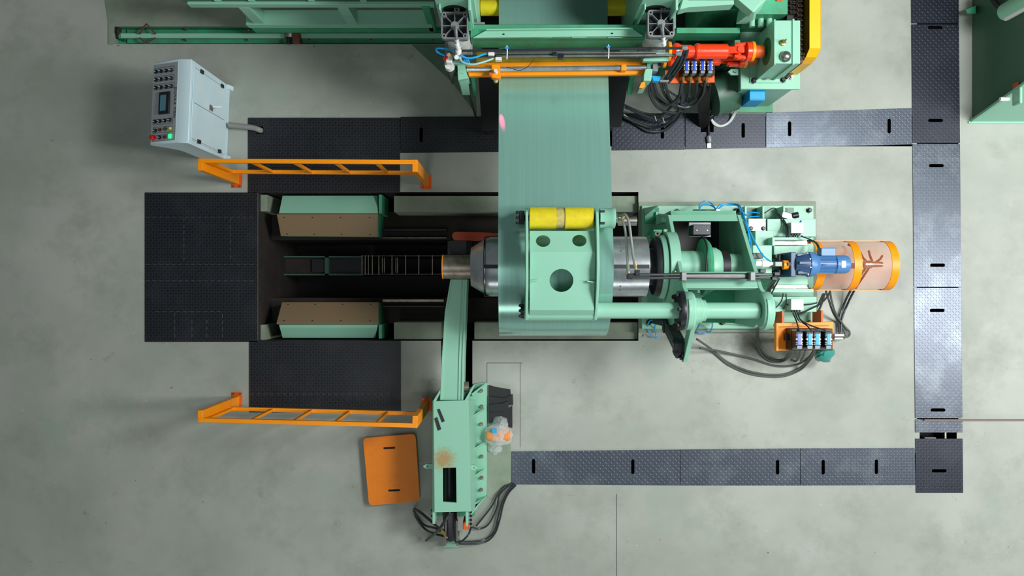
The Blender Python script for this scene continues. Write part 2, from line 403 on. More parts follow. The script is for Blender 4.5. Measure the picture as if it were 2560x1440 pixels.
# saddles that cradle the coil
def saddle(sgn, label):
    t=thing('coil_saddle',label,'saddle',V(820,540 if sgn>0 else 800,-.55))
    if sgn>0:
        rid=(533,-.02); gy=488; by=590
        g_top=[V(697,533,-.03),V(944,533,-.03),V(944,489,-.16),V(706,489,-.16)]
        b_top=[V(693,534,-.02),V(945,534,-.02),V(945,590,-.24),V(703,588,-.24)]
    else:
        g_top=[V(697,812,-.03),V(944,812,-.03),V(938,845,-.16),V(706,845,-.16)]
        b_top=[V(692,811,-.02),V(946,811,-.02),V(947,758,-.24),V(706,758,-.24)]
    lo=[Vector((p.x,p.y,-.56)) for p in g_top]
    obj('saddle_body',MB().hull8(lo,g_top),GREEN,t,bevel=.004)
    inner=[g_top[0],g_top[1],b_top[2]+Vector((0,0,-.03)),b_top[3]+Vector((0,0,-.03))]
    inner=[p+Vector((0,0,-.02)) for p in inner]
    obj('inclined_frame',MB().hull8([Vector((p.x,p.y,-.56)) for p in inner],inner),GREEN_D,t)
    nrm=(b_top[1]-b_top[0]).cross(b_top[3]-b_top[0]).normalized()
    if nrm.z<0: nrm=-nrm
    obj('wear_plate',MB().hull8([p-nrm*.0 for p in b_top],[p+nrm*.022 for p in b_top]),BROWN,t,label='rust-brown wear plate with countersunk screws',bevel=.003)
    pts=[]
    for fx in (.07,.35,.63,.92):
        for fy in (.12,.88):
            a=b_top[0].lerp(b_top[1],fx); c=b_top[3].lerp(b_top[2],fx); pts.append(a.lerp(c,fy)+nrm*.022)
    bolts(t,pts,.009,.004,BLACK,'screw',False)
    obj('end_plate',MB().hull8(*[[ (p[0],p[1],z) for p in
        ((V(945,0,0).x,g_top[1].y,0),(V(953,0,0).x,g_top[1].y,0),(V(953,0,0).x,g_top[2].y,0),(V(945,0,0).x,g_top[2].y,0))] for z in (-.56,-.05)]),GREEN_D,t)
saddle(1,'green steel coil saddle with brown wear plate at the back of the pit')
saddle(-1,'green steel coil saddle with brown wear plate at the front of the pit')

# trough and cable chain at the bottom of the pit
t=thing('cable_trough','dark open steel trough lying on the bottom of the pit','trough',V(760,665,-1.1))
a=V(675,690,-1.1); b_=V(905,640,-1.1)
obj('trough_tray',Wb(a.x,a.y,-1.74,b_.x,b_.y,-1.2),BLACKM,t)
for n_,(x0,y0,x1,y1) in enumerate(((675,640,905,644),(675,684,905,688),(675,640,681,688),(812,640,822,688))):
    obj('trough_side' if n_<2 else 'trough_partition',Bx(x0,y0,x1,y1,-1.08,-1.25),GREEN_DK,t)
obj('trough_cover',Bx(780,648,812,680,-1.12,-1.2),BLACK,t)
obj('trough_liner',Bx(683,645,812,683,-1.16,-1.2),PITW,t)
t=thing('cable_chain','black cable drag chain with pale cross bars running along the pit to the mandrel nose','cable chain',V(1000,665,-.95))
for y in (638,684): obj('side_band',Bx(904,y,1112,y+3,-.8,-1.7),BLACKM,t)
for i,x in enumerate((904,912,920,930,946,979,1013,1046,1080)):
    obj('cross_bar',Bx(x,638,x+2,687,-.78,-.82),STEELD,t)
for x in (955,960,989,993): obj('cable_clip',Bx(x,644,x+1.5,682,-.83,-.86),STEELD,t)

# ================================================================== COVER PLATES
def slot(cx,cy,L,w,ang):
    pts=[]; r=w/2; h=L/2-r
    for s,a0 in ((1,-PI/2),(-1,PI/2)):
        for i in range(7):
            a=a0+PI*i/6; x=s*h+r*math.cos(a); y=r*math.sin(a)
            pts.append((cx+x*math.cos(ang)-y*math.sin(ang),cy+x*math.sin(ang)+y*math.cos(ang)))
    return pts
def plate(quad, slots, mat, label, z=.01, group='steel trench covers'):
    sl=[slot(x,y,37,8,a) for x,y,a in slots]
    solo('trench_cover',Pz(quad,z,z-.009,sl),mat,label,'cover plate',group,bevel=.0015)
H=PI/2
plate([(1001,292),(1248,291),(1248,380),(1001,382)],[(1053,337,H)],CHK_BLACK,'near-black trench cover between the big tread mat and the steel strip')
plate([(1530,283),(1712,283),(1712,374),(1530,376)],[(1656,328,H)],CHK_DARK,'dark blue trench cover under the hanging hose loops, right of the strip')
Pp=[(1713.5,283),(1752,283),(1752,330),(1784,330),(1784,283),(1914,283),(1914,369),(1713.5,373)]
plate(Pp,[(1858,326,H)],CHK_DARK,'dark blue trench cover notched round the black cable duct')
plate([(1915.5,282),(2060,277),(2279,270),(2281,361),(1915.5,369)],[(1974,322,H),(2223,315,H)],CHK_STEEL,'long blue-grey trench cover with two slots reaching the right-hand channel')
colx=lambda y:(2278+12*y/1230,2397+11*y/1230)
for y0,y1,ss,m,lb in ((-60,59,[],CHK_DARK,'short dark cover at the very top of the right-hand channel'),
   (60,358,[(2338,58.8+10,0),(2339,301,0)],CHK_DARK,'dark upper cover of the right-hand channel beside the green tank'),
   (359,718,[(2341,414,0),(2344,663,0)],CHK_STEEL,'shiny cover of the right-hand channel right of the mesh guard top edge'),
   (719,1046,[(2343,776,0),(2345,1025,0)],CHK_STEEL,'brightest cover of the right-hand channel, above the thin rod'),
   (1048,1082,[],CHK_STEEL,'narrow cover strip between the thin rod and the open gap'),
   (1096,1233,[(2348,1177,0)],CHK_DARK,'loose dark cover at the bottom end of the right-hand channel')):
    a0,a1=colx(y0); b0,b1=colx(y1)
    plate([(a0,y0+.7),(a1,y0+.7),(b1,y1-.7),(b0,y1-.7)],ss,m,lb)
plate([(1279,1129),(1700,1124),(1700,1214),(1279,1211)],[(1334,1166,H),(1582,1167,H),(1695,1167,H)][:2],CHK_STEEL,'left cover of the lower channel beside the support stand')
plate([(1701,1124),(2000,1121),(2000,1214),(1701,1214)],[(1944,1168,H)],CHK_STEEL,'middle cover of the lower channel')
plate([(2001,1121),(2287,1120),(2289,1213),(2001,1214)],[(2058,1168,H),(2191,1167,H)],CHK_STEEL,'right cover of the lower channel with two slots')
# bearers visible in the open gap
t=thing('gap_bearer','pale steel bearer in the open gap of the right-hand channel','bearer',V(2345,1092,-.1))
obj('bearer_bar',Bx(2362,1080,2366,1100,-.02,-.08),STEEL,t)
obj('bearer_block',Bx(2312,1094,2340,1100,-.04,-.12),STEEL,t)
obj('cross_bearer',Bx(2297,1100,2394,1104,-.03,-.1),STEEL,t)

# black tread plate mats: panels with stitched seams
def mat_panels(label, quads, holes={}):
    c=quads[0]; t=thing('tread_mat',label,'floor plate',V(c[0],c[1],0))
    for i,(x0,y0,x1,y1) in enumerate(quads):
        obj('panel',Pz([(x0+.15,y0+.15),(x1-.15,y0+.15),(x1-.15,y1-.15),(x0+.15,y1-.15)],.012,.001,holes.get(i,[])),CHK_BLACK,t,bevel=.001)
    return t
def stitches(t, segs):
    for (x0,y0,x1,y1) in segs:
        n=max(1,int(max(abs(x1-x0),abs(y1-y0))/16))
        for i in range(n):
            a=i/n; b=a+.5/n
            p=V(x0+(x1-x0)*a,y0+(y1-y0)*a,.0125); q=V(x0+(x1-x0)*b,y0+(y1-y0)*b,.0125)
            obj('weld_stitch',MB().bar(p,q,.004,.002),STITCH,t)
t=mat_panels('large black tread plate floor left of the pit',[(362,481,644,543),(362,543,460,661),(460,543,576,661),(576,543,644,661),(362,661,644,702),(362,702,644,780),(362,780,437,855),(437,780,480,855),(480,780,517,855),(517,780,556,855),(556,780,644,855)])
stitches(t,[(366,543,640,543),(460,545,460,659),(576,545,576,655),(366,661,640,661),(366,702,640,702),(390,779,560,779),(437,782,437,852),(480,800,480,852),(517,800,517,852),(556,785,556,852)])
mat_panels('black tread plate under the back guard rail, with the grey conduit entering its corner',[(620,294,1000,418),(620,418,1000,482)],{0:[[(641,316),(641,334),(658,334),(658,316)]]})
t=mat_panels('black tread plate in front of the pit behind the front guard rail',[(623,852,1002,985),(623,985,1002,1031)])
stitches(t,[(627,985,998,985)])

# painted foundation areas: thin slabs standing a little proud
struct('foundation_pad', Pz([(1030,112),(1112,112),(1180,150),(1192,288),(1130,205)],.012,0), M('shaded_green_concrete',(96,124,104),.7,vary=.3,rgb2=(84,96,84),scale=4))  # green pad, darkened in its colour for the leveller's shadow
struct('foundation_pad', Pz([(262,0),(640,-40),(1080,-40),(1080,66),(272,66)],.008,0), CONC)
struct('foundation_pad', Pz([(1597,505),(2040,503),(2044,830),(1597,832)],.05,0), CONC)
struct('foundation_pad', Pz([(1215,1085),(1276,1090),(1278,1205),(1218,1245)],.03,0), CONC)

# ================================================================== CONTROL CONSOLE
B0=Vector((-3.425,2.447,0)); B1=Vector((-3.462,1.55,0)); yax=(B0-B1).normalized(); xax=Vector((-yax.y,yax.x,0)); L_=(B0-B1).length
t=thing('control_console','pale blue-grey operator console with sloping knob panel left of the pit','console',(B0+B1)/2)
def cp(x,y,z): return B1+xax*x+yax*y+Vector((0,0,z))      # x: away from the door side, y along, z up
prof=[(0,.0),(0,1.135),(.125,1.135),(.50,.93),(.515,.90),(.50,.855),(.45,.80),(.36,.70),(.31,.60),(.30,.48),(.30,0)]
obj('cabinet_body',MB().loops(prof,[],lambda u,v,tt:cp(u,tt,v),0,L_),CONS,t,bevel=.006)
obj('door',MB().loops([(.045,.10),(L_-.045,.10),(L_-.045,1.09),(.045,1.09)],[],lambda u,v,tt:cp(tt,u,v),-.004,-.012),CONS,t)
d=t.children[-1]
obj('door_seam',MB().loops([(L_*.5,.18),(L_*.5+.006,.18),(L_*.5+.006,1.06),(L_*.5,1.06)],[],lambda u,v,tt:cp(tt,u,v),-.008,-.014),GREY,t)
for y in (.06,L_-.07):
    for z in (.30,.90):
        obj('hinge',MB().loops([(y-.02,z-.035),(y+.02,z-.035),(y+.02,z+.035),(y-.02,z+.035)],[],lambda u,v,tt:cp(tt,u,v),-.012,-.03),BLACK,t,bevel=.003)
    obj('panel_gap',MB().loops([(y-.002,.2),(y+.002,.2),(y+.002,1.08),(y-.002,1.08)],[],lambda u,v,tt:cp(tt,u,v),-.010,-.0135),GREY,t)
obj('latch_plate',MB().loops([(.47,.55),(.53,.55),(.53,.64),(.47,.64)],[],lambda u,v,tt:cp(tt,u,v),-.012,-.02),STEEL,t)
obj('door_handle',MB().bar(cp(-.035,.515,.60),cp(-.14,.515,.60),.022,.022),WHITE,t,label='white lever handle',bevel=.004)
for y in (0,L_-.05): obj('foot',MB().loops([(0,0),(-.04,0),(-.02,.10),(0,.10)],[],lambda u,v,tt:cp(u,tt,v),y,y+.05),CONS,t)
# sloping panel frame of reference
S0=Vector((.13,0,1.132)); S1=Vector((.50,0,.93)); sl=(S1-S0); SL=sl.length; sd=sl.normalized(); sn=Vector((.4797,0,.8774)) ; sn=Vector((-sd.z,0,sd.x)); sn=sn if sn.z>0 else -sn
def sp_(a,y,h=0):    # a: distance down the slope, y along, h out of the panel
    q=S0+sd*a+sn*h; return cp(q.x,y,q.z)
Pn=(sp_(0,0),sp_(1,0)-sp_(0,0),sp_(0,1)-sp_(0,0))
def px2panel(px,py):
    o=Vector((0,0,D)); d=V(px,py,0)-o; n=Pn[1].cross(Pn[2]); tt=(Pn[0]-o).dot(n)/d.dot(n); q=o+d*tt-Pn[0]
    return q.dot(Pn[1]),q.dot(Pn[2])
obj('fascia',MB().loops([(.012,.03),(SL-.02,.03),(SL-.02,L_-.03),(.012,L_-.03)],[],lambda u,v,tt:sp_(u,v,tt),.001,.006),PANELG,t,label='brushed grey fascia')
def frame_line(px0,py0,px1,py1):
    a0,y0=px2panel(px0,py0); a1,y1=px2panel(px1,py1)
    for q0,q1 in (((a0,y0),(a1,y0)),((a1,y0),(a1,y1)),((a1,y1),(a0,y1)),((a0,y1),(a0,y0))):
        obj('outline',MB().bar(sp_(*q0,.0065),sp_(*q1,.0065),.003,.001),BLACKM,t)
frame_line(437,165,388,184); frame_line(437,186,388,205); frame_line(437,206,387,226)
frame_line(433,295,384,313); frame_line(432,315,384,334); frame_line(431,336,383,354)
knob_l=[]
def knob(px,py):
    a,y=px2panel(px,py); o=obj('selector_knob',MB().lathe(sp_(a,y,.005),sp_(a,y,.034),[(0,0),(0,.021),(.3,.021),(.35,.016),(1,.014),(1,0)],16),BLACK,t)
    obj('pointer',MB().bar(sp_(a+.014,y+.004,.037),sp_(a-.012,y-.004,.037),.007,.006),KNOBW,o)
def button(px,py,m,r=.015,h=.022,lb=None):
    a,y=px2panel(px,py); o=obj('push_button',MB().lathe(sp_(a,y,.005),sp_(a,y,.005+h),[(0,0),(0,r*1.25),(.3,r*1.25),(.35,r),(.9,r),(1,r*.8),(1,0)],16),m,t,label=lb)
for y0 in (176,196,216):
    for i,x in enumerate((393,405,418,431)): knob(x-.5,y0+ (3-i)*1.3)
for i,x in enumerate((390,402,414,427)): knob(x,305-i*1.5)
knob(390,327); button(402,325,DRED,lb='dark red button'); button(415,323,GRNB,lb='green button'); button(427,321,YELB,lb='yellow button')
button(386,345,REDB,.025,.045,'red emergency stop mushroom on a yellow collar'); knob(401,344); button(414,343,DRED,lb='dark red button'); 
a,y=px2panel(427,341)
o=obj('lamp_button',MB().box((-.022,-.022,0),(.022,.022,.012)),LAMPG,t,label='lit green square lamp button')
M4=Matrix.Identity(4); q=sp_(a,y,.006); R=Matrix((-(Pn[1]),Pn[2],sn)).transposed(); R=Matrix(((-Pn[1].normalized()).to_tuple(),Pn[2].normalized().to_tuple(),(-Pn[1].normalized()).cross(Pn[2].normalized()).to_tuple())).transposed().to_4x4()
if (R.to_3x3()@Vector((0,0,1))).z<0: R=Matrix.Rotation(0,4,'X')
R=Matrix(((Pn[1]).to_tuple(),(Pn[2]).to_tuple(),(Pn[1].cross(Pn[2])).to_tuple())).transposed().to_4x4()
if (R.to_3x3()@Vector((0,0,1))).z<0: R=Matrix(((Pn[1]).to_tuple(),(-Pn[2]).to_tuple(),(Pn[1].cross(-Pn[2])).to_tuple())).transposed().to_4x4()
o.location=q-Vector(t.location); o.rotation_euler=R.to_euler()
a0,y0=px2panel(428,229); a1,y1=px2panel(400,287)
def pbox(aa,ya,ab,yb,h0,h1): return MB().loops([(aa,ya),(ab,ya),(ab,yb),(aa,yb)],[],lambda u,v,tt:sp_(u,v,tt),h0,h1)
s_=obj('display_bezel',pbox(a0,y0,a1,y1,.006,.024),BLACKM,t,bevel=.003,label='dark grey bezel')
obj('display_screen',pbox(a0+(a1-a0)*.3,y0+(y1-y0)*.14,a0+(a1-a0)*.84,y0+(y1-y0)*.86,.0242,.0252),SCREEN,s_,label='pale blue screen')
# lettering along the panel, reading down the photo
fc=bpy.data.curves.new('lettering','FONT'); fc.body='DUNKA YÖN'; fc.size=.047; fc.extrude=.0008; fc.align_x='CENTER'; fc.align_y='CENTER'; fc.space_character=1.25
fo=bpy.data.objects.new('tmp',fc); C.objects.link(fo); bpy.context.view_layer.update()
dm=bpy.data.meshes.new_from_object(fo.evaluated_get(bpy.context.evaluated_depsgraph_get())); bpy.data.objects.remove(fo)
dm.materials.clear(); dm.materials.append(BLACKM)
a,y=px2panel(438.5,256)
o=obj('lettering',dm,BLACKM,t)
ex=-Pn[2].normalized(); ez=sn_w=(sp_(0,0,1)-sp_(0,0,0)).normalized(); ey=ez.cross(ex)
o.rotation_euler=Matrix((ex.to_tuple(),ey.to_tuple(),ez.to_tuple())).transposed().to_euler(); o.location=sp_(a,y,.0072)-Vector(t.location)
solo('conduit',Tb([(571,312,.12),(592,315,.10),(630,319,.06),(649,325,.03),(655,328,-.1)],.034,14),HOSEG,'grey flexible conduit from the console into the tread plate','conduit')

# ================================================================== GUARD RAILS
def guard(label, P0, P1, n0, slope):
    """P0,P1: bases (world xy) of left and right post outer edge; outward normal sign n0"""
    t=thing('guard_rail',label,'guard rail',(P0+P1)/2)
    ax=(P1-P0).normalized(); out=Vector((-ax.y,ax.x,0))*n0; Z=Vector((0,0,1))
    for k,p in enumerate((P0,P1)):
        p=p+ax*(-.02 if k else .02)
        o=obj('post',MB().hull8([p+ax*u+out*v for u,v in ((-.028,-.065),(.028,-.065),(.028,.065),(-.028,.065))],[p+ax*u+out*v+Z*1.12 for u,v in ((-.028,-.065),(.028,-.065),(.028,.065),(-.028,.065))]),ORANGE,t,bevel=.003)
        obj('base_plate',MB().hull8([p+ax*u+out*v+Z*.001 for u,v in ((-.06,-.11),(.06,-.11),(.06,.06),(-.06,.06))],[p+ax*u+out*v+Z*.012 for u,v in ((-.06,-.11),(.06,-.11),(.06,.06),(-.06,.06))]),ORANGE_D,t)
        bolts(t,[p+ax*u+out*-.09+Z*.012 for u in (-.04,.04)],.008,.02,STEELD)
    q0=P0+out*.04; q1=P1+out*.04
    obj('top_rail',MB().bar(q0+Z*1.1,q1+Z*1.1,.045,.045),ORANGE,t,bevel=.003)
    obj('lower_rail',MB().bar(q0+Z*.32,q1+Z*.32,.045,.045),ORANGE,t,bevel=.003)
    Ld=(q1-q0).length
    for f in (.035,.235,.43,.62,.81):
        c=q0+ax*(Ld*f); obj('baluster',MB().bar(c+Z*.32,c+Z*1.08,.032,.032),ORANGE,t,bevel=.002)
guard('orange steel guard rail standing behind the pit beside the console',Vector((-3.36,1.325,0)),Vector((-1.02,1.310,0)),1,0)
guard('orange steel guard rail standing in front of the pit near the tread-plate lid',Vector((-3.36,-1.375,0)),Vector((-1.02,-1.435,0)),-1,0)

# orange lid
t=thing('tread_plate_lid','orange tread-plate lid with two pull slots lying on the floor','lid',V(980,1175,0))
def rrect(q,r=10):
    out=[]
    n=len(q)
    for i in range(n):
        p=Vector(q[i]); a=(Vector(q[i-1])-p).normalized(); b=(Vector(q[(i+1)%n])-p).normalized()
        for k in range(5):
            s=k/4; out.append(tuple((p+a*r)*(1-s)**2+p*2*s*(1-s)+(p+b*r)*s*s))
    return out
Q=[(907,1095),(1039,1084),(1050,1254),(922,1264)]
obj('lid_sheet',Pz(rrect([(float(a),float(b)) for a,b in Q],12),.10,.085,[slot(973,1120,30,5,-.06),slot(985,1226,30,5,-.04)]),CHK_ORANGE,t,bevel=.003)
obj('lid_tray',Pz([(912,1100),(1035,1090),(1045,1250),(925,1260)],.083,0),PITD,t,label='dark frame under the lid')

# ================================================================== OUTBOARD SUPPORT
t=thing('outboard_support','green outboard support stand with a swing arm reaching under the mandrel nose','support stand',V(1130,1140,0))
ZT=.82
body=Pz([(1083,1003),(1166,1001),(1172,1279),(1086,1281)],ZT,ZT-.03,[[(1107,1170),(1107,1255),(1141,1257),(1140,1169)]])
obj('top_plate',body,GREEN_R,t,label='green top plate with a rust stain and drip',bevel=.003)
w=lambda p,z:(V(*p,ZT).x,V(*p,ZT).y,z)
for a_,b2 in (((1083,1003),(1086,1312)),((1166,1001),(1172,1318))):
    p0=w(a_,0); p1=w(b2,0); obj('side_plate',Wb(p0[0]-.012,p1[1],.01,p0[0]+.016,p0[1],ZT-.03),GREEN,t,bevel=.003)
obj('web_flange',Hp([(1184,1000,.03),(1192,1000,.03),(1194,1275,.03),(1186,1275,.03)],[(1166,1001,ZT),(1171,1001,ZT),(1177,1279,ZT),(1172,1279,ZT)]),GREEN,t)
obj('front_brace',Hp([(1083,1003,ZT-.03),(1104,968,ZT-.03),(1108,968,ZT-.03),(1090,1003,ZT-.03)],[(1083,1003,ZT),(1104,968,ZT),(1108,968,ZT),(1090,1003,ZT)]),GREEN,t)
obj('inner_brace',Hp([(1160,1003,ZT-.2),(1184,962,ZT-.3),(1188,962,ZT-.3),(1168,1003,ZT-.2)],[(1160,1003,ZT),(1184,962,ZT-.05),(1188,962,ZT-.05),(1168,1003,ZT)]),GREEN,t)
obj('base_flange',Pz([(1186,960),(1217,956),(1217,1238),(1190,1262),(1176,1262),(1172,975)],.05,.005),GREEN,t,bevel=.003)
obj('floor_flange',Pz([(1079,1000),(1186,975),(1186,1290),(1084,1290)],.04,.0),GREEN_D,t)
for y in (1028,1112,1180,1250):
    obj('gusset',Hp([(1178,y+10,.05),(1212,y-8,.05),(1213,y-4,.05),(1179,y+14,.05)],[(1180,y+12,.42),(1205,y-4,.14),(1206,y-1,.14),(1181,y+16,.42)]),GREEN,t)
obj('end_gusset',Hp([(1178,1278,.05),(1215,1240,.05),(1218,1242,.05),(1180,1282,.05)],[(1176,1284,.5),(1204,1250,.2),(1207,1252,.2),(1178,1288,.5)]),GREEN,t)
obj('end_gusset',Hp([(1180,985,.05),(1215,958,.05),(1216,961,.05),(1182,990,.05)],[(1178,985,.5),(1208,962,.12),(1209,965,.12),(1182,990,.5)]),GREEN,t)
bolts(t,[V(x,y,.05) for x,y in ((1203,977),(1204,1016),(1203,1060),(1204,1141),(1204,1194),(1203,1224))],.017,.05,STEELD)
obj('inner_cylinder',Cy(V(1124,1165,.6),V(1124,1275,.6),.06),BLACKM,t)
obj('inner_floor',Pz([(1095,1160),(1160,1160),(1160,1275),(1095,1275)],.3,.25),PITD,t)
for x0,x1,y0,lb in ((1057,1084,1160,''),(1168,1196,1163,'')):
    L=[(x0 if x0<1100 else x1,y0+6)]
    cx=x0+9 if x0<1100 else x1-9
    pts=[(x1 if x0<1100 else x0,y0),(cx,y0),(cx-(9 if x0<1100 else -9),y0+6),(cx,y0+12),(x1 if x0<1100 else x0,y0+12)]
    if x0>1100: pts=pts[::-1]
    obj('lifting_lug',Pz(pts,.7,.66,[circ(cx+(2 if x0<1100 else -2),y0+6,2.6,10)]),GREEN,t)
for q in ([(1086,1046),(1093,1043),(1103,1073),(1095,1077)],[(1093,1024),(1099,1022),(1112,1053),(1105,1056)]):
    obj('rubber_strip',Pz(q,ZT+.008,ZT+.001),BLACKM,t)
# swing arm: I-section
arm=[(1100,1000,.80),(1104,900,.86),(1112,780,.92),(1126,698,.95)]
armr=[(1158,1000,.80),(1160,900,.86),(1164,800,.92),(1168,698,.95)]
def strip(L,R,dz,name,mat,par,ins0=0,ins1=0,up=0):
    m=MB(); 
    for (xl,yl,zl),(xr,yr,zr) in zip(L,R):
        wd=xr-xl; a=V(xl+ins0,yl,zl+up); c=V(xr-ins1,yr,zr+up)
        m.v += [tuple(a),tuple(c),(c.x,c.y,c.z-dz),(a.x,a.y,a.z-dz)]
    n=len(L)
    for i in range(n-1):
        for j in range(4):
            k=(j+1)%4; m.f.append((4*i+j,4*i+k,4*(i+1)+k,4*(i+1)+j))
    m.f.append((0,1,2,3)); m.f.append((4*n-1,4*n-2,4*n-3,4*n-4))
    return obj(name,m,mat,par,bevel=.003)
A_=strip(arm,armr,.04,'arm_beam',GREEN,t)
strip(arm,[(x+5,y,z) for x,y,z in arm],.34,'arm_side_plate',GREEN,t,up=.012)
strip([(x-5,y,z) for x,y,z in armr],armr,.34,'arm_side_plate',GREEN,t,up=.012)
strip([(x-13,y,z) for x,y,z in armr],[(x-11,y,z) for x,y,z in armr],.02,'arm_rib',GREEN,t,up=.012)
obj('pivot_pin',Cy(V(1150,968,.72),V(1172,966,.72),.055),STEELD,t)
obj('arm_end_bracket',Pz([(1124,601),(1166,601),(1168,720),(1127,720)],.86,.78),BLACKM,t,bevel=.004)
bolts(t,[V(1107,y,.55) for y in (868,880)],.012,.03,BLACK)
# rear cylinder and clevis
obj('clevis_pad',Pz([(1107,1340),(1147,1340),(1145,1368),(1110,1368)],.1,.0),GREEN,t,bevel=.004)
c_=obj('hydraulic_cylinder',MB().lathe(V(1124,1270,.55),V(1127,1345,.35),[(0,0),(0,.085),(.35,.085),(.38,.075),(.9,.072),(1,.06),(1,0)],24),BLACKM,t,label='black cylinder with chromed highlights')
obj('cylinder_rod',Cy(V(1142,1300,.62),V(1142,1350,.4),.012),STEEL,t)
obj('cylinder_rod',Cy(V(1115,1300,.62),V(1114,1350,.4),.010),STEEL,t)
for x in (1113,1143): obj('clevis_ear',Bx(x-3,1340,x+3,1365,.3,.1),STEELD,t,bevel=.004)
obj('fitting_block',MB().bar(V(1103,1325,.4),V(1122,1342,.42),.05,.05),BRASS,t,bevel=.008)
obj('orange_valve',Bx(1157,1304,1171,1324,.62,.4),ORANGE_D,t,bevel=.008)
bolts(t,[V(1081,y,.6) for y in (1276,1290)]+[V(1177,y,.6) for y in (1280,1290,1300,1310)],.012,.03,BLACK)
for pts in ([(1112,1338,.4),(1092,1322,.35),(1060,1312,.1),(1040,1288,.05),(1036,1272,.1),(1052,1283,.3),(1080,1306,.45),(1100,1322,.5)],
            [(1108,1340,.4),(1085,1334,.3),(1062,1322,.04),(1042,1296,.04),(1034,1274,.1),(1048,1278,.3),(1078,1302,.45)]):
    obj('hose',Tb(pts,.013),HOSE,t)
obj('hose',Tb([(1066,1351,.1),(1085,1336,.4),(1102,1318,.6),(1122,1286,.7),(1126,1270,.6)],.017),HOSE,t)
for pts in ([(1292,1203,-.02),(1262,1216,.05),(1244,1238,.05),(1228,1268,.05),(1190,1316,.06)],
            [(1292,1206,-.02),(1268,1218,.05),(1248,1240,.05),(1242,1270,.05),(1222,1310,.05),(1200,1322,.05),(1180,1318,.1)],
            [(1292,1208,-.02),(1274,1222,.05),(1256,1254,.05),(1246,1290,.05),(1236,1328,.05),(1210,1350,.05),(1160,1354,.2),(1140,1350,.3)],
            [(1293,1210,-.02),(1272,1232,.05),(1258,1262,.05),(1249,1300,.05),(1236,1336,.05),(1208,1357,.05),(1150,1360,.2),(1135,1350,.3)],
            [(1178,1318,.2),(1170,1338,.3),(1150,1356,.3),(1138,1352,.35)]):
    obj('hose',Tb(pts,.011),HOSE,t)

# rubber flaps and bagged bottle
for i,(q,z,lb) in enumerate((([(1222,963),(1240,968),(1276,974),(1278,995),(1230,1000),(1222,990)],.03,'black rubber flap at the top of the pile beside the support stand'),
    ([(1222,990),(1260,995),(1282,985),(1283,1012),(1240,1014),(1222,1012)],.05,'second black rubber flap of the pile, creased'),
    ([(1222,1012),(1255,1008),(1270,1003),(1272,1028),(1245,1030),(1222,1030)],.08,'third black rubber flap, lying proud of the others'),
    ([(1222,1030),(1260,1028),(1272,1022),(1281,1012),(1281,1070),(1222,1056)],.06,'lowest black rubber flap, next to the bagged bottle'))):
    solo('rubber_flap',Pz(q,z,z-.02 if i else .001),BLACK,lb,'rubber flap','black rubber flaps beside the support stand',bevel=.004)
t=thing('bagged_bottle','orange bottle wrapped in clear plastic with a blue cap sticker on the support base','bottle',V(1247,1085,.05))
obj('bottle_body',MB().lathe(V(1216,1088,.12),V(1276,1087,.12),[(0,0),(0,.05),(.1,.07),(.45,.075),(.5,.066),(.56,.075),(.9,.072),(1,.05),(1,0)],20),M('orange_plastic',(240,150,84),.35),t)
obj('blue_sticker',Pz([(1230,1072),(1241,1071),(1242,1082),(1231,1083)],.21,.2),CYAN,t)
def crumple(cx,cy,rx,ry,z0,h,seed):
    random.seed(seed); m=MB(); n=18; rings=5; 
    for i in range(rings+1):
        f=i/rings
        for j in range(n):
            q=2*PI*j/n; r=1-.95*f**1.6; k=1+random.uniform(-.14,.14)
            p=V(cx+rx*r*k*math.cos(q),cy+ry*r*k*math.sin(q),z0+h*f**.6+random.uniform(-.012,.012)*(i>0)); m.v.append(tuple(p))
    for i in range(rings):
        for j in range(n):
            k=(j+1)%n; m.f.append((i*n+j,i*n+k,(i+1)*n+k,(i+1)*n+j))
    m.f.append(tuple(rings*n+j for j in range(n)))
    return m
obj('plastic_wrap',crumple(1247,1088,36,30,.06,.16,3),BAG,t,label='clear crumpled plastic film')
obj('wrap_tail',crumple(1250,1060,20,20,.06,.12,4),BAG,t)
obj('wrap_end',crumple(1237,1120,18,16,.04,.05,5),BAG,t)
random.seed(7)
# thin bar across the right-hand channel
solo('steel_bar',Wb(V(2311,0,.03).x,V(0,1052.5,.03).y,.012,9,V(0,1048.5,.03).y,.03),M('dull_brown_steel',(112,100,92),.5,.2),'long thin steel flat bar lying across the right-hand channel','bar')

# ================================================================== COIL AND STRIP
AX_Y=(720-667)*K(1.15); AX_Z=1.15; CR=.734; CX0,CX1=-.135,.99
def ax(x): return (x,AX_Y,AX_Z)
c0=(AX_Y,AX_Z)
# strip path: leveller entry -> tangent to coil top
ey,ez=2.14,1.46
dy,dz=ey-c0[0],ez-c0[1]; dist=math.hypot(dy,dz); base=math.atan2(dz,dy); al=math.acos(CR/dist); ta=base+al
ty,tz=c0[0]+CR*math.cos(ta),c0[1]+CR*math.sin(ta)
t=thing('steel_coil','coil of grey-green steel strip, its loose end running up into the leveller','steel coil',(.43,AX_Y,AX_Z-CR))
m=MB(); n=120; RI=.34
prof=[(0,RI),(0,CR-.004),(.002,CR),(.998,CR),(1,CR-.004),(1,RI),(0,RI)]
m.lathe((CX0,*c0),(CX1,*c0),prof,n)
obj('coil_windings',m,STRIP,t)
for x in (CX0-.0015,CX1+.0015):
    for r in (.42,.50,.58,.66): obj('wrap_edge',MB().lathe((x-.001,*c0),(x+.001,*c0),[(0,r),(0,r+.006),(1,r+.006),(1,r),(0,r)],64),STEELD,t)
up=(-math.sin(-0),)
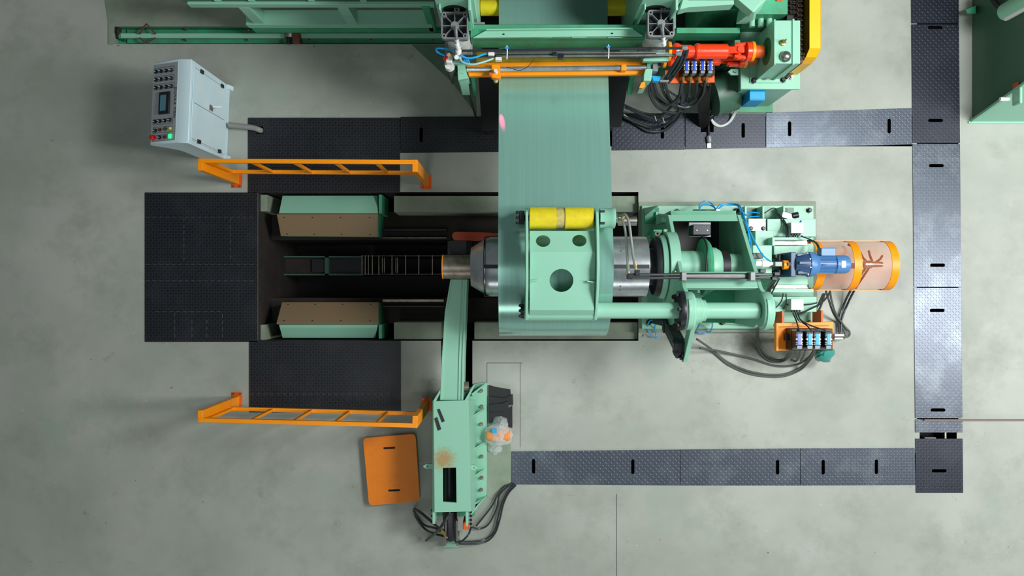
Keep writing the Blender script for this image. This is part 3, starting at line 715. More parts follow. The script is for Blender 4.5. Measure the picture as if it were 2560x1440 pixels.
def ribbon(path,x0,x1,th):
    m=MB()
    for i,(y,z) in enumerate(path): m.v += [(x0,y,z),(x1,y,z),(x1,y,z-th),(x0,y,z-th)]
    for i in range(len(path)-1):
        for j in range(4): k=(j+1)%4; m.f.append((4*i+j,4*i+k,4*i+4+k,4*i+4+j))
    N=len(path); m.f += [(0,3,2,1),(4*N-4,4*N-3,4*N-2,4*N-1)]
    return m
path=[]
for i in range(13):
    a=ta+.5-.5*i/12; path.append((c0[0]+(CR+.003)*math.cos(a),c0[1]+(CR+.003)*math.sin(a)))
for i in range(1,21):
    f=i/20; path.append((ty+(ey-ty)*f,tz+.003+(ez-tz)*f-.018*math.sin(PI*f)))
for y,z in ((2.4,1.42),(2.7,1.40),(3.1,1.385),(3.6,1.38),(4.2,1.38)): path.append((y,z))
obj('strip',ribbon(path,CX0,CX1,.003),STRIP,t)

# ================================================================== DECOILER
t=thing('decoiler','large green decoiler head with mandrel, bolted to its base right of the pit','decoiler',(2.6,.2,.05)); DE=t
def X(px,z): return (px-1280)*K(z)
BZ=.10
obj('base_plate',Bx(1605,514,2034,822,BZ,.051),GREEN,t,bevel=.004)
bolts(t,[V(x,y,BZ) for x,y in ((1622,528),(1692,529),(1700,822-14),(1805,806),(2022,526),(1915,571),(1622,806),(1840,526),(1960,526))],.024,.06,BLACKM)
# mandrel, lying along x
md=obj('mandrel',MB().lathe(ax(CX0-.30),ax(1.42),[(0,0),(0,.20),(.0,.205),(.05,.262),(.075,.285),(.078,.272),(.084,.272),(.086,.30),(.11,.318),(.9,.318),(1,.318),(1,0)],48),CHROME,t,label='chromed expanding mandrel drum')
md.data.name='mandrel'
obj('nose_shaft',Cy(ax(X(1108,1.15)),ax(CX0-.29),.128,36),STEELD,md)
obj('orange_ring',Cy(ax(X(1106.5,1.15)),ax(X(1109,1.15)),.130,36),ORANGE,md,label='orange painted shaft end')
obj('seam_ring',Cy(ax(CX0-.158),ax(CX0-.153),.319,40),BLACK,md)
for a in range(4):
    q=PI/2+a*PI/2+.02; 
    for x0,x1 in ((CX0-.155,CX0-.002),(CX1+.002,1.41)):
        cy_,cz_=AX_Y+.318*math.cos(q),AX_Z+.318*math.sin(q)
        obj('segment_gap',Wb(x0,cy_-(.02 if a%2==0 else .006),cz_-(.004 if a%2==0 else .02),x1,cy_+(.02 if a%2==0 else .006),cz_+(.004 if a%2==0 else .02)),BLACK,md)
hs=[]
for x,offs in ((1551,(603,611,628,715,725)),(1595,(610,))):
    for y in offs:
        yy=(720-y)*K(1.42); z_=AX_Z+math.sqrt(max(0,.318**2-(yy-AX_Y)**2)); hs.append((X(x,1.4),yy,z_-.004))
bolts(md,hs,.008,.006,BLACK,'screw_hole',False)
obj('end_sleeve',Cy(ax(1.42),ax(1.52),.20,30),BLACKM,t)
obj('seal_ring',MB().lathe(ax(1.50),ax(1.56),[(0,0),(0,.30),(.3,.31),(1,.31),(1,0)],36),BLACK,t,label='black seal ring')
obj('bearing_flange',MB().lathe(ax(1.56),ax(1.66),[(0,0),(0,.33),(.5,.345),(.6,.30),(1,.30),(1,0)],40),GREEN,t,bevel=.004)
bolts(t,[(1.555,AX_Y+.28*math.cos(q),AX_Z+.28*math.sin(q)) for q in [i*PI/4+.2 for i in range(8)]],.02,.03,BLACKM,'flange_bolt')
obj('bearing_housing',Wb(1.62,-.18,.10,1.72,.63,1.14),GREEN,t,bevel=.01)
obj('housing_cap',MB().lathe(ax(1.625),ax(1.73),[(0,0),(0,.375),(1,.375),(1,0)],40),GREEN,t)
obj('grease_nipple',MB().lathe((1.66,AX_Y-.06,AX_Z+.36),(1.66,AX_Y-.06,AX_Z+.42),[(0,0),(0,.018),(.5,.018),(1,.008),(1,0)],10),BRASS,t)
obj('lifting_block',Bx(1634,574,1655,594,1.12,.9),GREEN_D,t,bevel=.004)
obj('lifting_eye',MB().lathe(V(1644,584,1.12),V(1644,584,1.16),[(0,.012),(0,.03),(1,.03),(1,.012),(0,.012)],16),STEELD,t)
# headstock frame: two sloping side plates and cross beams
pp=[(1.12,.10),(.80,1.02),(.74,1.10),(-.02,1.80)]+[(PY+.17*math.cos(a),PZ+.17*math.sin(a)) for PY,PZ in ((-.215,1.93),) for a in [math.radians(60-i*24) for i in range(11)]]+[(-.30,1.2),(-.38,.10)]
def zz(y): return 1.06+(0.79-y)*(1.83-1.06)/(0.79+.03)
sidep=[(.95,.12),(.80,1.03),(.02,zz(.02))]+arc(-.22,1.93,.185,math.radians(35),math.radians(-200),14)[::1]+[(-.42,.12)]
sidep=[(.90,.12),(.79,1.04),(.0,1.78)]+[( -.22+.19*math.cos(a), 1.93+.19*math.sin(a)-.06) for a in [math.radians(55+i*19) for i in range(10)]]+[(-.40,1.6),(-.38,.12)]
for x in (1.705,2.455):
    obj('side_plate',Pyz(sidep,x-.02,x+.02),GREEN,t,bevel=.004)
    o=obj('pivot_boss',MB().lathe((x-.04,-.22,1.87),(x+.06,-.22,1.87),[(0,0),(0,.165),(.3,.185),(.8,.185),(1,.165),(1,0)],40),GREEN,t,bevel=.003)
obj('clamp_ring',MB().lathe((1.615,-.22,1.87),(1.665,-.22,1.87),[(0,0),(0,.19),(.5,.195),(1,.19),(1,0)],36),BLACKM,t)
bolts(t,[(1.60,-.22+.165*math.cos(q),1.87+.165*math.sin(q)) for q in [i*PI/3+.4 for i in range(6)]],.018,.02,BLACK,'ring_bolt')
def slopebar(y0,z0,y1,z1,x0,x1,th,name,mat=GREEN):
    return obj(name,Pyz([(y0,z0),(y1,z1),(y1,z1-th),(y0,z0-th)],x0,x1),mat,t,bevel=.004)
slopebar(.80,1.02,.72,1.09,1.725,2.435,.05,'rear_cross_beam')
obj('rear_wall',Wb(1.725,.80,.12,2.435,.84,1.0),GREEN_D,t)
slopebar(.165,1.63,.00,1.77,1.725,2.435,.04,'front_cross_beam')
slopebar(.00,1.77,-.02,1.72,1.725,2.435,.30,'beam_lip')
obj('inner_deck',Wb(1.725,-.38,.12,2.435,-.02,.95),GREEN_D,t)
obj('inner_web',Wb(1.90,-.05,.90,1.92,.16,1.5),GREEN,t)
obj('stiffener_wedge',Pz([(1712,732),(1790,722),(1712,770)],1.15,.95),GREEN,t)
obj('dark_interior',Wb(1.725,.20,.11,2.435,.80,.30),BLACK,t,label='black block in the open inside of the frame')  # black block filling the bottom of the open frame
obj('shaft_tube',Cy(ax(1.725),ax(2.02),.172,40),GREEN,t)
obj('brake_disc',MB().lathe(ax(2.02),ax(2.09),[(0,0),(0,.30),(.4,.31),(1,.27),(1,0)],44),GREEN_D,t)
obj('cone_hub',MB().lathe(ax(2.09),ax(2.24),[(0,0),(0,.21),(.5,.205),(1,.16),(1,0)],36),GREEN,t)
obj('black_collar',MB().lathe(ax(2.215),ax(2.29),[(0,0),(0,.185),(1,.185),(1,0)],36),BLACK,t)
obj('output_hub',MB().lathe(ax(2.29),ax(2.435),[(0,0),(0,.14),(1,.14),(1,0)],32),GREEN,t)
obj('brake_caliper',Bx(1732,561,1778,588,1.2,1.0),BLACKM,t,bevel=.008)
bolts(t,[V(x,y,1.2) for x,y in ((1742,576),(1768,576))],.008,.008,STEELD,'screw',False)
obj('caliper_plate',Bx(1723,556,1777,592,1.02,.98),GREY,t)
obj('brake_line',Tb([(1753,588,1.25),(1764,605,1.40),(1768,630,1.5),(1765,680,1.5)],.009),BLACK,t)
# right-hand guide housings
obj('rear_guide',Bx(1918,547,2040,592,.62,.10),GREEN,t,bevel=.005)
obj('rear_table',Bx(1888,577,1935,615,.70,.10),GREEN,t,bevel=.005)
obj('machined_pad',Bx(1872,547,1914,577,.60,.10),STEEL,t,label='bright machined pad')
bolts(t,[V(x,571,.6) for x in (1877,1908)],.02,.02,BLACKM)
obj('centre_block',Bx(1882,613,1930,692,.95,.10),GREEN,t,bevel=.005)
obj('slide_housing',Bx(1935,614,2020,712,.78,.10),GREEN,t,bevel=.005)
obj('front_guide',Bx(1920,742,2042,780,.62,.10),GREEN,t,bevel=.005)
obj('front_table',Bx(1915,780,2036,806,.35,.10),GREEN,t,bevel=.005)
obj('gib_plate',Bx(1931,593,2022,600,.84,.5),GREEN,t,bevel=.003)
obj('gib_plate',Bx(1928,722,2034,731,.84,.5),GREEN,t,bevel=.003)
obj('bright_slide',Bx(1936,601,2018,612,.66,.5),STEEL,t); obj('bright_slide',Bx(1936,712,2022,721,.66,.5),STEEL,t)
obj('gib_end',Bx(1931,594,1937,614,.86,.5),GREEN,t)
obj('top_lug',Bx(1655,544,1668,556,.95,.6),GREEN,t,bevel=.003)
obj('rear_bracket',Hp([(1609,520,.10),(1645,514,.10),(1648,560,.10),(1612,560,.10)],[(1612,540,.45),(1636,520,.45),(1644,540,.45),(1612,560,.45)]),GREEN_D,t,bevel=.004)
obj('rear_rib',Hp([(1640,520,.10),(1648,520,.10),(1648,555,.10),(1640,555,.10)],[(1640,530,.5),(1646,530,.5),(1646,560,.5),(1640,560,.5)]),GREEN,t)
for x in (1862,1906,1958):
    obj('stiffener',Bx(x,515,x+5,546,.35,.10),GREEN,t,bevel=.003)
obj('dark_pocket',Bx(1866,519,1903,545,.13,.10),GREEN_G,t); obj('dark_pocket',Bx(1958,519,1985,540,.13,.10),GREEN_G,t)
# air cylinder across the back with fittings
obj('air_cylinder',Cy(V(1733,533,.5),V(1795,533,.5),.045,18),STEEL,t,label='bright clamp cylinder along the back edge')
obj('cylinder_head',Bx(1762,525,1778,545,.58,.4),BLACKM,t,bevel=.004); obj('cylinder_head',Bx(1790,522,1800,544,.6,.4),STEEL,t,bevel=.004)
obj('proximity_switch',Bx(1737,530,1750,538,.6,.5),BLACKM,t)
obj('limit_switch',MB().bar(V(1953,536,.4),V(1985,545,.4),.075,.06),STEEL,t,bevel=.006)
obj('switch_head',Cy(V(1980,540,.42),V(1995,537,.42),.035,12),BLACKM,t)
# rotary union / encoder in line with the shaft
obj('pillow_block',Bx(1882,632,1908,646,1.02,.9),BLACKM,t,bevel=.006); obj('pillow_block',Bx(1900,672,1915,682,1.0,.9),BLACKM,t,bevel=.006)
obj('rotary_union',MB().lathe(V(1888,659,1.1),V(1932,659,1.1),[(0,0),(0,.03),(.1,.035),(.35,.035),(.36,.042),(.75,.042),(.8,.03),(1,.015),(1,0)],20),WHITE,t,label='white rotary union')
obj('yoke_block',Bx(1938,654,1956,666,1.12,1.0),GREY,t,bevel=.004)
for y in (636,676): obj('foot_block',Bx(1938,y,1960,y+10,.9,.78),BLACKM,t,bevel=.004)
obj('yoke_pin',Cy(V(1948,636,1.0),V(1948,688,1.0),.02,12),BLACKM,t)
obj('coupling',MB().lathe(V(1957,662,1.08),V(1992,662,1.08),[(0,0),(0,.05),(.35,.05),(.36,.035),(.5,.035),(.52,.06),(.95,.062),(1,.05),(1,0)],18),ORANGE,t,label='orange jaw coupling')
obj('coupling_gap',Bx(1970,656,1977,664,1.148,1.1),BLACK,t)
# pipes running along the front beam
for y in (686,694): obj('hydraulic_pipe',Tb([(1578,y+1,1.92),(1700,y,1.9),(1860,y,1.85),(1935,y+1,1.80)],.014,10,False),HOSE,t)
obj('hydraulic_pipe',Tb([(1700,690,1.9),(1862,690,1.85)],.012,10),STEEL,t)
for x in (1704,1876): obj('pipe_clamp',Bx(x,680,x+13,702,1.93,1.80),GREY,t,bevel=.006)
for p in ((1936,684),(1930,696)): obj('elbow_fitting',Bx(p[0],p[1]-4,p[0]+14,p[1]+5,1.84,1.78),BLACKM,t,bevel=.005)
for p in ((1592,681),(1573,690)): obj('elbow_fitting',Bx(p[0]-4,p[1]-6,p[0]+8,p[1]+8,1.96,1.88),BLACKM,t,bevel=.006)
# cables
for pts,r in (([(1940,695,1.78),(1925,712,1.5),(1914,735,1.1),(1908,755,.9)],.013),([(1944,692,1.75),(1932,712,1.5),(1918,738,1.1),(1912,765,.8)],.013),([(1948,697,1.7),(1936,720,1.4),(1922,748,1.0)],.008),
    ([(1958,735,.9),(1952,755,.7),(1935,772,.66),(1923,768,.7),(1919,745,.9)],.007),([(1965,735,.9),(1964,762,.7),(1945,785,.5),(1922,803,.4)],.007),
    ([(1972,762,.68),(1964,760,.7)],.01),([(1906,536,.3),(1935,520,.3),(1948,540,.4),(1962,556,.66)],.006),
    ([(1938,530,.5),(1950,545,.6),(1964,565,.7),(1966,592,.85)],.009),([(1942,532,.5),(1956,545,.6),(1968,568,.7),(1971,592,.85)],.009),
    ([(1810,804,.2),(1850,808,.2),(1890,812,.2)],.009),([(1998,625,.8),(1990,645,.9),(2002,590,.9),(2040,606,1.0),(2052,628,1.2)][2:],.007)):
    obj('cable',Tb(pts,r),HOSE,t)
for pts in ([(1752,538,.55),(1748,515,.5),(1760,503,.4),(1778,508,.4),(1790,525,.5)],[(1755,538,.55),(1750,520,.5),(1765,510,.4),(1785,518,.4),(1795,530,.5)],
    [(1787,530,.6),(1800,512,.5),(1830,509,.5),(1850,515,.6),(1860,540,.9),(1880,590,1.0),(1905,635,1.1),(1927,654,1.14)],
    [(1790,532,.6),(1805,515,.5),(1835,512,.5),(1846,518,.6),(1862,548,.9),(1876,600,1.0),(1879,635,1.1),(1888,655,1.14)],
    [(1848,512,.5),(1852,530,.8),(1870,575,1.0),(1874,612,1.0)],[(1845,514,.4),(1858,528,.3),(1900,533,.3),(1906,540,.3)],[(1848,520,.4),(1870,540,.35),(1898,541,.3)],
    [(1655,722,.5),(1655,745,.8)],[(1648,805,.3),(1628,800,.3),(1619,815,.1),(1625,835,.07),(1641,845,.07),(1637,822,.1),(1640,802,.3)],
    [(1759,790,.9),(1750,810,.4),(1741,828,.1),(1760,833,.07),(1776,828,.1),(1781,812,.3),(1778,800,.6)],[(2002,548,.6),(2003,560,.66)],[(2005,588,.7),(2006,596,.7)]):
    obj('air_tube',Tb(pts,.0075),TUBEB,t)

# junction boxes
for (x0,y0,x1,y1,z,lb) in ((1978,556,2009,583,.78,'white square junction box on the back guide of the decoiler'),(1978,748,2009,775,.78,'white square junction box above the orange valve tray')):
    j=thing('junction_box',lb,'junction box',V((x0+x1)/2,(y0+y1)/2,.62))
    obj('box_body',Bx(x0-1,y0,x1,y1,z-.01,.621),M('box_side_grey',(190,196,194),.5) if 'box_side_grey' not in bpy.data.materials else bpy.data.materials['box_side_grey'],j,bevel=.004)
    obj('box_lid',Bx(x0,y0,x1,y1,z+.005,z-.012),WHITE,j,bevel=.003)
    for k in range(4): obj('cable_gland',Cy(V(x0+3+k*6,y1,.7),V(x0+3+k*6,y1+6,.7),.011,10),BLACKM,j)
    if y0>700:
        for pts in ([(1982,782,.7),(1990,800,.75),(1996,820,.8),(1999,832,.85)],[(1988,782,.7),(1996,800,.8),(2015,812,.8),(2028,826,.9)],[(1994,782,.7),(2002,800,.8),(2030,815,.85),(2064,826,.9)]):
            obj('lead',Tb(pts,.008),HOSE,j)
        obj('lead',Tb([(1998,785,.7),(2020,775,.7),(2050,760,.6),(2068,742,.6),(2075,728,.6)],.010),HOSE,j)
        obj('lead',Tb([(2009,762,.7),(2030,760,.7),(2042,757,.64)],.008),HOSE,j)
    else:
        for k in range(3): obj('lead',Tb([(x0+5+k*6,y1+5,.7),(x0+4+k*6,y1+12,.75)],.007),HOSE,j)

# ---------------------------------------------------------------- gear motor
j=thing('gear_motor','blue flange-mounted electric gear motor with cooling fins above the orange mesh guard','motor',V(2050,662,.8))
MZ=1.1; A=lambda px:V(px,661,MZ)
obj('mounting_foot',Bx(1977,630,1990,692,1.15,.79),BLUED,j,bevel=.006)
obj('gear_case',MB().lathe(A(1984),A(2022),[(0,0),(0,.09),(.15,.10),(.5,.12),(.85,.125),(1,.125),(1,0)],24),BLUED,j,bevel=.004,label='dark blue gear case')
for q in range(6):
    a=q*PI/3+.4; c=Vector((0,.11*math.cos(a),.11*math.sin(a))); obj('case_rib',MB().bar(A(1988)+c,A(2018)+c,.03,.03),BLUED,j,bevel=.004)
obj('motor_flange',MB().lathe(A(2018),A(2034),[(0,0),(0,.135),(.5,.135),(1,.125),(1,0)],36),BLUE,j,bevel=.003)
bolts(j,[A(2016)+Vector((0,.118*math.cos(q),.118*math.sin(q))) for q in [i*PI/4+.3 for i in range(8)]],.009,.012,STEEL,'flange_screw')
obj('motor_bell',MB().lathe(A(2034),A(2044),[(0,0),(0,.125),(1,.09),(1,0)],32),BLUE,j)
obj('stator',Cy(A(2040),A(2090),.078,32),BLUE,j)
for q in range(28):
    a=2*PI*q/28; c=Vector((0,math.cos(a),math.sin(a)))
    obj('cooling_fin',MB().hull8([A(2042)+c*.074+Vector((0,-c.z,c.y))*s for s in (-.0028,.0028)]+[A(2086)+c*.074+Vector((0,-c.z,c.y))*s for s in (.0028,-.0028)],
       [A(2042)+c*.096+Vector((0,-c.z,c.y))*s for s in (-.0022,.0022)]+[A(2086)+c*.096+Vector((0,-c.z,c.y))*s for s in (.0022,-.0022)]),BLUE,j)
obj('fan_cover',MB().lathe(A(2086),A(2121),[(0,0),(0,.098),(.75,.098),(.95,.088),(1,.07),(1,0)],36),BLUE,j,bevel=.003)
obj('rating_label',Pz([(2104,652),(2115,652),(2115,669),(2104,669)],MZ+.101,MZ+.095),WHITE,j,label='white rating label')
o=obj('terminal_box',Bx(2053,620,2090,640,1.16,1.04),BLUE,j,bevel=.006)
obj('terminal_gland',Bx(2049,622,2062,634,1.10,1.04),BLUED,o,bevel=.004)
obj('lifting_rib',MB().bar(V(2056,661,MZ+.098),V(2068,661,MZ+.105),.012,.012),BLUED,j)
obj('motor_cable',Tb([(2048,628,1.08),(2042,610,1.0),(2030,602,.9),(2018,602,.85)],.010),HOSE,j)

# ---------------------------------------------------------------- mesh guard
j=thing('mesh_guard','orange half-round expanded-metal guard with three yellow-orange bands behind the decoiler','guard',(3.8,AX_Y,.6)); GZ=.62; GR=.275; GX0,GX1=X(2022,GZ),X(2242,GZ)-.10
gy=(720-664)*K(GZ)
def gp(x,a,r=GR): return (x,gy+r*math.cos(a),GZ+r*math.sin(a))
def band(x0,x1,r0,r1,name,mat,par,a0=0.0,a1=PI):
    m=MB(); n=28
    for i in range(n+1):
        a=a0+(a1-a0)*i/n; m.v += [gp(x0,a,r1),gp(x1,a,r1),gp(x1,a,r0),gp(x0,a,r0)]
    for i in range(n):
        for q in range(4): k=(q+1)%4; m.f.append((4*i+q,4*i+k,4*i+4+k,4*i+4+q))
    m.f += [(0,1,2,3),(4*n+3,4*n+2,4*n+1,4*n)]
    return obj(name,m,mat,par)
for x0,x1 in ((GX0,GX0+.085),(GX0+.40,GX0+.485),(GX1-.085,GX1)):
    band(x0,x1,GR-.003,GR+.004,'band',ORANGE,j)
m=MB(); wdt=.0011; st=.0135; Lx=GX1-GX0; Ls=PI*GR
kk=int((Lx+Ls*.6)/st)
for sgn in (1,-1):
    for i in range(-int(Ls*.6/st),int(Lx/st)+1):
        x0=GX0+i*st if sgn>0 else GX0+i*st+Ls*.6
        prev=None
        for q in range(33):
            a=PI*q/32; x=x0+sgn*.6*GR*a
            if GX0<=x<=GX1:
                b0=len(m.v); m.v += [gp(x-wdt,a,GR),gp(x+wdt,a,GR)]
                if prev is not None: m.f.append((prev,prev+1,b0+1,b0))
                prev=b0
            else: prev=None
mo=obj('expanded_mesh',m,M('mesh_orange',(232,112,40),.5),j,kind='stuff',smooth=False)
for s in (0,PI): 
    p=gp(GX0,s); obj('edge_rail',Wb(GX0,p[1]-.008,GZ-.03,GX1,p[1]+.008,GZ),ORANGE,j)
for s in (1,-1):
    obj('mounting_tab',Wb(GX0-.14,gy+s*GR-.025,GZ+.002,GX0+.02,gy+s*GR+.025,GZ+.012),ORANGE_D,j)
# things seen through the mesh
j=thing('hydraulic_swivel','pale steel swivel with hose tails seen through the orange mesh guard','swivel',V(2180,661,.0))
obj('swivel_body',MB().lathe(V(2160,661,.66),V(2205,661,.66),[(0,0),(0,.045),(.4,.045),(.42,.035),(1,.03),(1,0)],20),STEEL,j)
obj('stand',Wb(3.9,gy-.03,.005,3.96,gy+.03,.6),REDD,j)
for pts in ([(2168,655,.66),(2158,645,.6),(2150,630,.4),(2140,618,.2),(2120,612,.1)],[(2180,652,.66),(2175,640,.6),(2172,628,.5)],[(2190,655,.66),(2200,648,.6),(2205,640,.5)],
    [(2165,668,.6),(2150,690,.4),(2130,720,.2),(2110,760,.05),(2098,800,.05),(2098,830,.05)],[(2172,670,.6),(2158,692,.4),(2138,722,.2),(2118,762,.05),(2104,800,.05),(2102,832,.05)]):
    obj('hose_tail',Tb(pts,.013),HOSE,j)
j=thing('hose_bundle','black hoses dropping from under the mesh guard and looping over the floor','hose bundle',V(2080,780,0))
for pts in ([(2065,728,.5),(2072,750,.4),(2082,780,.2),(2098,808,.04),(2112,832,.04),(2108,846,.08),(2084,842,.5)],[(2075,728,.5),(2080,755,.4),(2090,785,.2),(2108,812,.04),(2124,830,.04),(2118,842,.1),(2090,836,.5)],
    [(2100,830,.04),(2092,845,.2),(2082,850,.5)],[(2062,735,.5),(2050,770,.3),(2036,790,.2),(2020,806,.4)],[(2058,735,.5),(2044,765,.3),(2030,785,.3)],
    [(1750,870,.25),(1800,878,.10),(1880,897,.03),(1940,915,.02),(1990,912,.05),(2022,893,.3),(2036,872,.6)],
    [(1746,850,.3),(1780,875,.06),(1822,912,.02),(1880,936,.015),(1950,942,.015),(2000,925,.04),(2028,896,.35),(2040,872,.6)],
    [(1742,848,.35),(1778,872,.06),(1820,906,.02),(1880,930,.015),(1950,937,.015),(1998,921,.06),(2024,894,.35),(2037,872,.6)],
    [(1892,815,.4),(1892,850,.1),(1903,885,.03),(1930,904,.03),(1960,902,.1),(1980,884,.5),(1982,872,.7)],[(1895,815,.4),(1896,850,.1),(1907,881,.03),(1932,899,.03),(1958,898,.1),(1976,882,.5),(1978,872,.7)],
    [(1978,900,.3),(1990,903,.3),(1999,890,.5),(2002,872,.7)],[(2002,903,.3),(2010,890,.5),(2014,874,.7)]):
    obj('hose',Tb(pts,.0125),HOSEF,j)

# ---------------------------------------------------------------- valve manifolds
def valve(parent, x, y, z, s, capmat, ramp):
    """one directional valve seen from above: black body, star shaped knob caps, coil and plug"""
    o=obj('valve',Bx(x-9*s,y-20*s,x+9*s,y+22*s,z-.03,z-.16),BLACKM,parent,bevel=.004)
    k=K(z)
    pts=[]
    for i in range(12):
        r=(9.5 if i%2==0 else 6.5)*s; a=2*PI*i/12; pts.append((x+r*math.cos(a),y+r*math.sin(a)))
    obj('coil_nut',Pz(pts,z,z-.03),WHITE,o)
    for dy_ in (-11,11):
        pts=[(x-9*s,y+dy_*s-3*s),(x-5*s,y+dy_*s),(x-9*s,y+dy_*s+3*s),(x+9*s,y+dy_*s+3*s),(x+5*s,y+dy_*s),(x+9*s,y+dy_*s-3*s)]
        obj('coil_nut',Pz(pts,z-.002,z-.03),WHITE,o)
    obj('blue_coil',Bx(x-4.5*s,y-15*s,x+4.5*s,y+15*s,z+.008,z-.02),capmat,o,bevel=.004)
    obj('plug',Bx(x-7*s,y+17*s,x+7*s,y+26*s,z-.02,z-.12),GREY,o,bevel=.004)
    return o
LTB=M('light_blue_coil',(40,168,236),.35); VBL=M('violet_coil',(120,130,220),.35)
j=thing('valve_manifold','hydraulic valve block with four blue and white coils on the orange tray by the decoiler','valve block',V(2010,840,.4))
obj('tray',Pz([(1941,808),(2083,805),(2083,872),(1941,877)],.62,.60),ORANGE,j,bevel=.003,label='orange steel tray')
obj('tray_back_lip',Pz([(1941,808),(2083,805),(2083,812),(1941,816)],.70,.6),ORANGE,j)
obj('tray_side_lip',Pz([(1941,808),(1946,808),(1946,877),(1941,877)],.68,.6),ORANGE,j)
obj('tray_arm',Bx(1955,778,1960,810,.66,.40),ORANGE_D,j); obj('tray_arm',Bx(2053,776,2058,810,.66,.40),ORANGE_D,j)
obj('tray_leg',Wb(V(1960,0,.3).x,V(0,860,.3).y,.002,V(1970,0,.3).x,V(0,850,.3).y,.6),ORANGE_D,j)
obj('manifold_body',Bx(1978,822,2082,876,.80,.62),BLACKM,j,bevel=.006)
obj('gauge_block',Bx(1966,835,1980,852,.72,.62),BLACK,j,bevel=.005)
for x,mm in ((1999,VBL),(2025,LTB),(2044,LTB),(2072,LTB)): valve(j,x,848,.98,.95,mm,0)
obj('hose_fitting',MB().bar(V(2084,838,.7),V(2110,838,.7),.035,.035),STEEL,j,bevel=.006)
obj('hose_fitting',MB().bar(V(2084,846,.7),V(2108,846,.7),.03,.03),STEEL,j,bevel=.006)
solo('teal_bag',crumple(2060,884,27,22,.30,.22,9),TEALBAG,'teal plastic bag hanging from the right end of the decoiler valve tray','bag')

# ================================================================== PRESS ROLLER ARM
t=thing('press_roller_arm','green hold-down arm with yellow press roller reaching over the coil from its long pivot tube','press arm',(1.0,0,1.9))
RY,RZ=(720-545)*K(1.99),1.985
PYy,PZz=-.22,1.87
RX0,RX1=X(1323,2.0),X(1482,2.0)
ar=[(RY+.075*math.cos(a),RZ+.075*math.sin(a)+.03) for a in [math.radians(-70+i*20) for i in range(9)]]
# arm side plates: outline in the y-z plane, arching over the coil
top=[(RY+.05,RZ+.11),(RY-.04,RZ+.14),(.45,2.16),(.2,2.19),(0,2.15),(-.2,2.04),(-.31,1.93)]
botm=[(-.30,1.83),(-.18,1.78),(-.08,1.86),(.1,1.93),(.35,1.95),(RY-.10,RZ-.06),(RY+.02,RZ-.09),(RY+.10,RZ-.02)]
for x in (X(1317,2.1),X(1493,2.1)):
    obj('side_plate',Pyz(top+botm,x-.013,x+.013),GREEN,t,bevel=.004)
xl,xr=X(1325,2.1),X(1487,2.1)
# bent web plate, with three round holes cut in its two flats
k2=K(2.12)
def wy(py): return (720-py)*k2
def web_part(y0,z0,y1,z1,holes,name):
    hs=[[(cx+r*math.cos(a),cy+ry*math.sin(a)) for a in [2*PI*i/28 for i in range(28)]] for cx,cy,r,ry in holes]
    f=lambda y:z0+(z1-z0)*(y-y0)/(y1-y0)
    obj(name,MB().loops([(xl,y0),(xr,y0),(xr,y1),(xl,y1)],hs,lambda u,v,tt:(u,v,f(v)+tt),0,-.012),GREEN,t)
web_part(wy(576),2.04,wy(630),2.12,[(X(1358,2.1),wy(602),18*k2,15*k2),(X(1449,2.1),wy(601),18*k2,15*k2)],'web_plate')
web_part(wy(630),2.12,wy(776),2.03,[(X(1404,2.1),wy(701),30*k2,29*k2)],'web_plate')
obj('web_fold',Pyz([(wy(776),2.03),(wy(776),2.018),(-.285,1.90),(-.285,1.93)],xl,xr),GREEN,t)
obj('pivot_tube_sleeve',Cy((xl-.05,PYy,PZz),(xr+.04,PYy,PZz),.098,36),GREEN,t)
obj('pivot_tube',Cy((xl-.05,PYy,PZz),(2.40,PYy,PZz),.078,36),GREEN,t,label='long green pivot tube')
obj('yellow_roller',MB().lathe((RX0,RY,RZ),(RX1,RY,RZ),[(0,0),(0,.10),(.01,.106),(.42,.106),(.425,.094),(.555,.094),(.56,.106),(.99,.106),(1,.10),(1,0)],40),YROLL,t,label='yellow rubber press roller in two halves')
o=t.children[-1]
obj('bare_core',MB().lathe((RX0+(RX1-RX0)*.43,RY,RZ),(RX0+(RX1-RX0)*.55,RY,RZ),[(0,0),(0,.0965),(1,.0965),(1,0)],40),M('worn_yellow_core',(200,186,96),.5,vary=.2,rgb2=(170,158,130),scale=20),o)
obj('roller_shaft',Cy((RX0-.10,RY,RZ),(RX1+.05,RY,RZ),.03,20),BLACKM,t)
obj('bearing_block',MB().bar((X(1298,2.0),RY,RZ),(X(1311,2.0),RY,RZ),.13,.13),BLACKM,t,bevel=.006)
bolts(t,[(X(1296,2.0)-.01,RY+a,RZ+.05) for a in (-.05,0,.05)],.012,.03,BLACK)
obj('hydraulic_motor',MB().lathe((X(1499,2.0),RY,RZ),(X(1538,2.0),RY,RZ),[(0,0),(0,.095),(.7,.095),(.75,.10),(.97,.10),(1,.09),(1,0)],32),GREEN,t,bevel=.003)
for yy in (-.055,.055):
    obj('inspection_slot',Wb(X(1501,2.07),RY+yy-.012,RZ+.055,X(1512,2.07),RY+yy+.012,RZ+.084),BLACK,t,bevel=.002)
obj('motor_adaptor',MB().lathe((X(1538,2.0),RY,RZ),(X(1560,2.0),RY,RZ),[(0,0),(0,.045),(.3,.05),(.5,.04),(1,.035),(1,0)],18),STEEL,t)
obj('pipe_union',Cy((X(1548,2.0),RY-.04,RZ+.02),(X(1562,2.0),RY+.03,RZ+.03),.022,14),BRASS,t)
obj('retract_cylinder',Cy(V(1545,552,1.5),V(1591,552,1.5),.052,20),STEEL,t,label='bare steel cylinder behind the hoses')
for x in (xl,xr-.075): 
    obj('rib',MB().bar((x,wy(703),2.10),(x+.075,wy(703)+(.01 if x==xl else -.01),2.10),.012,.045),GREEN,t)
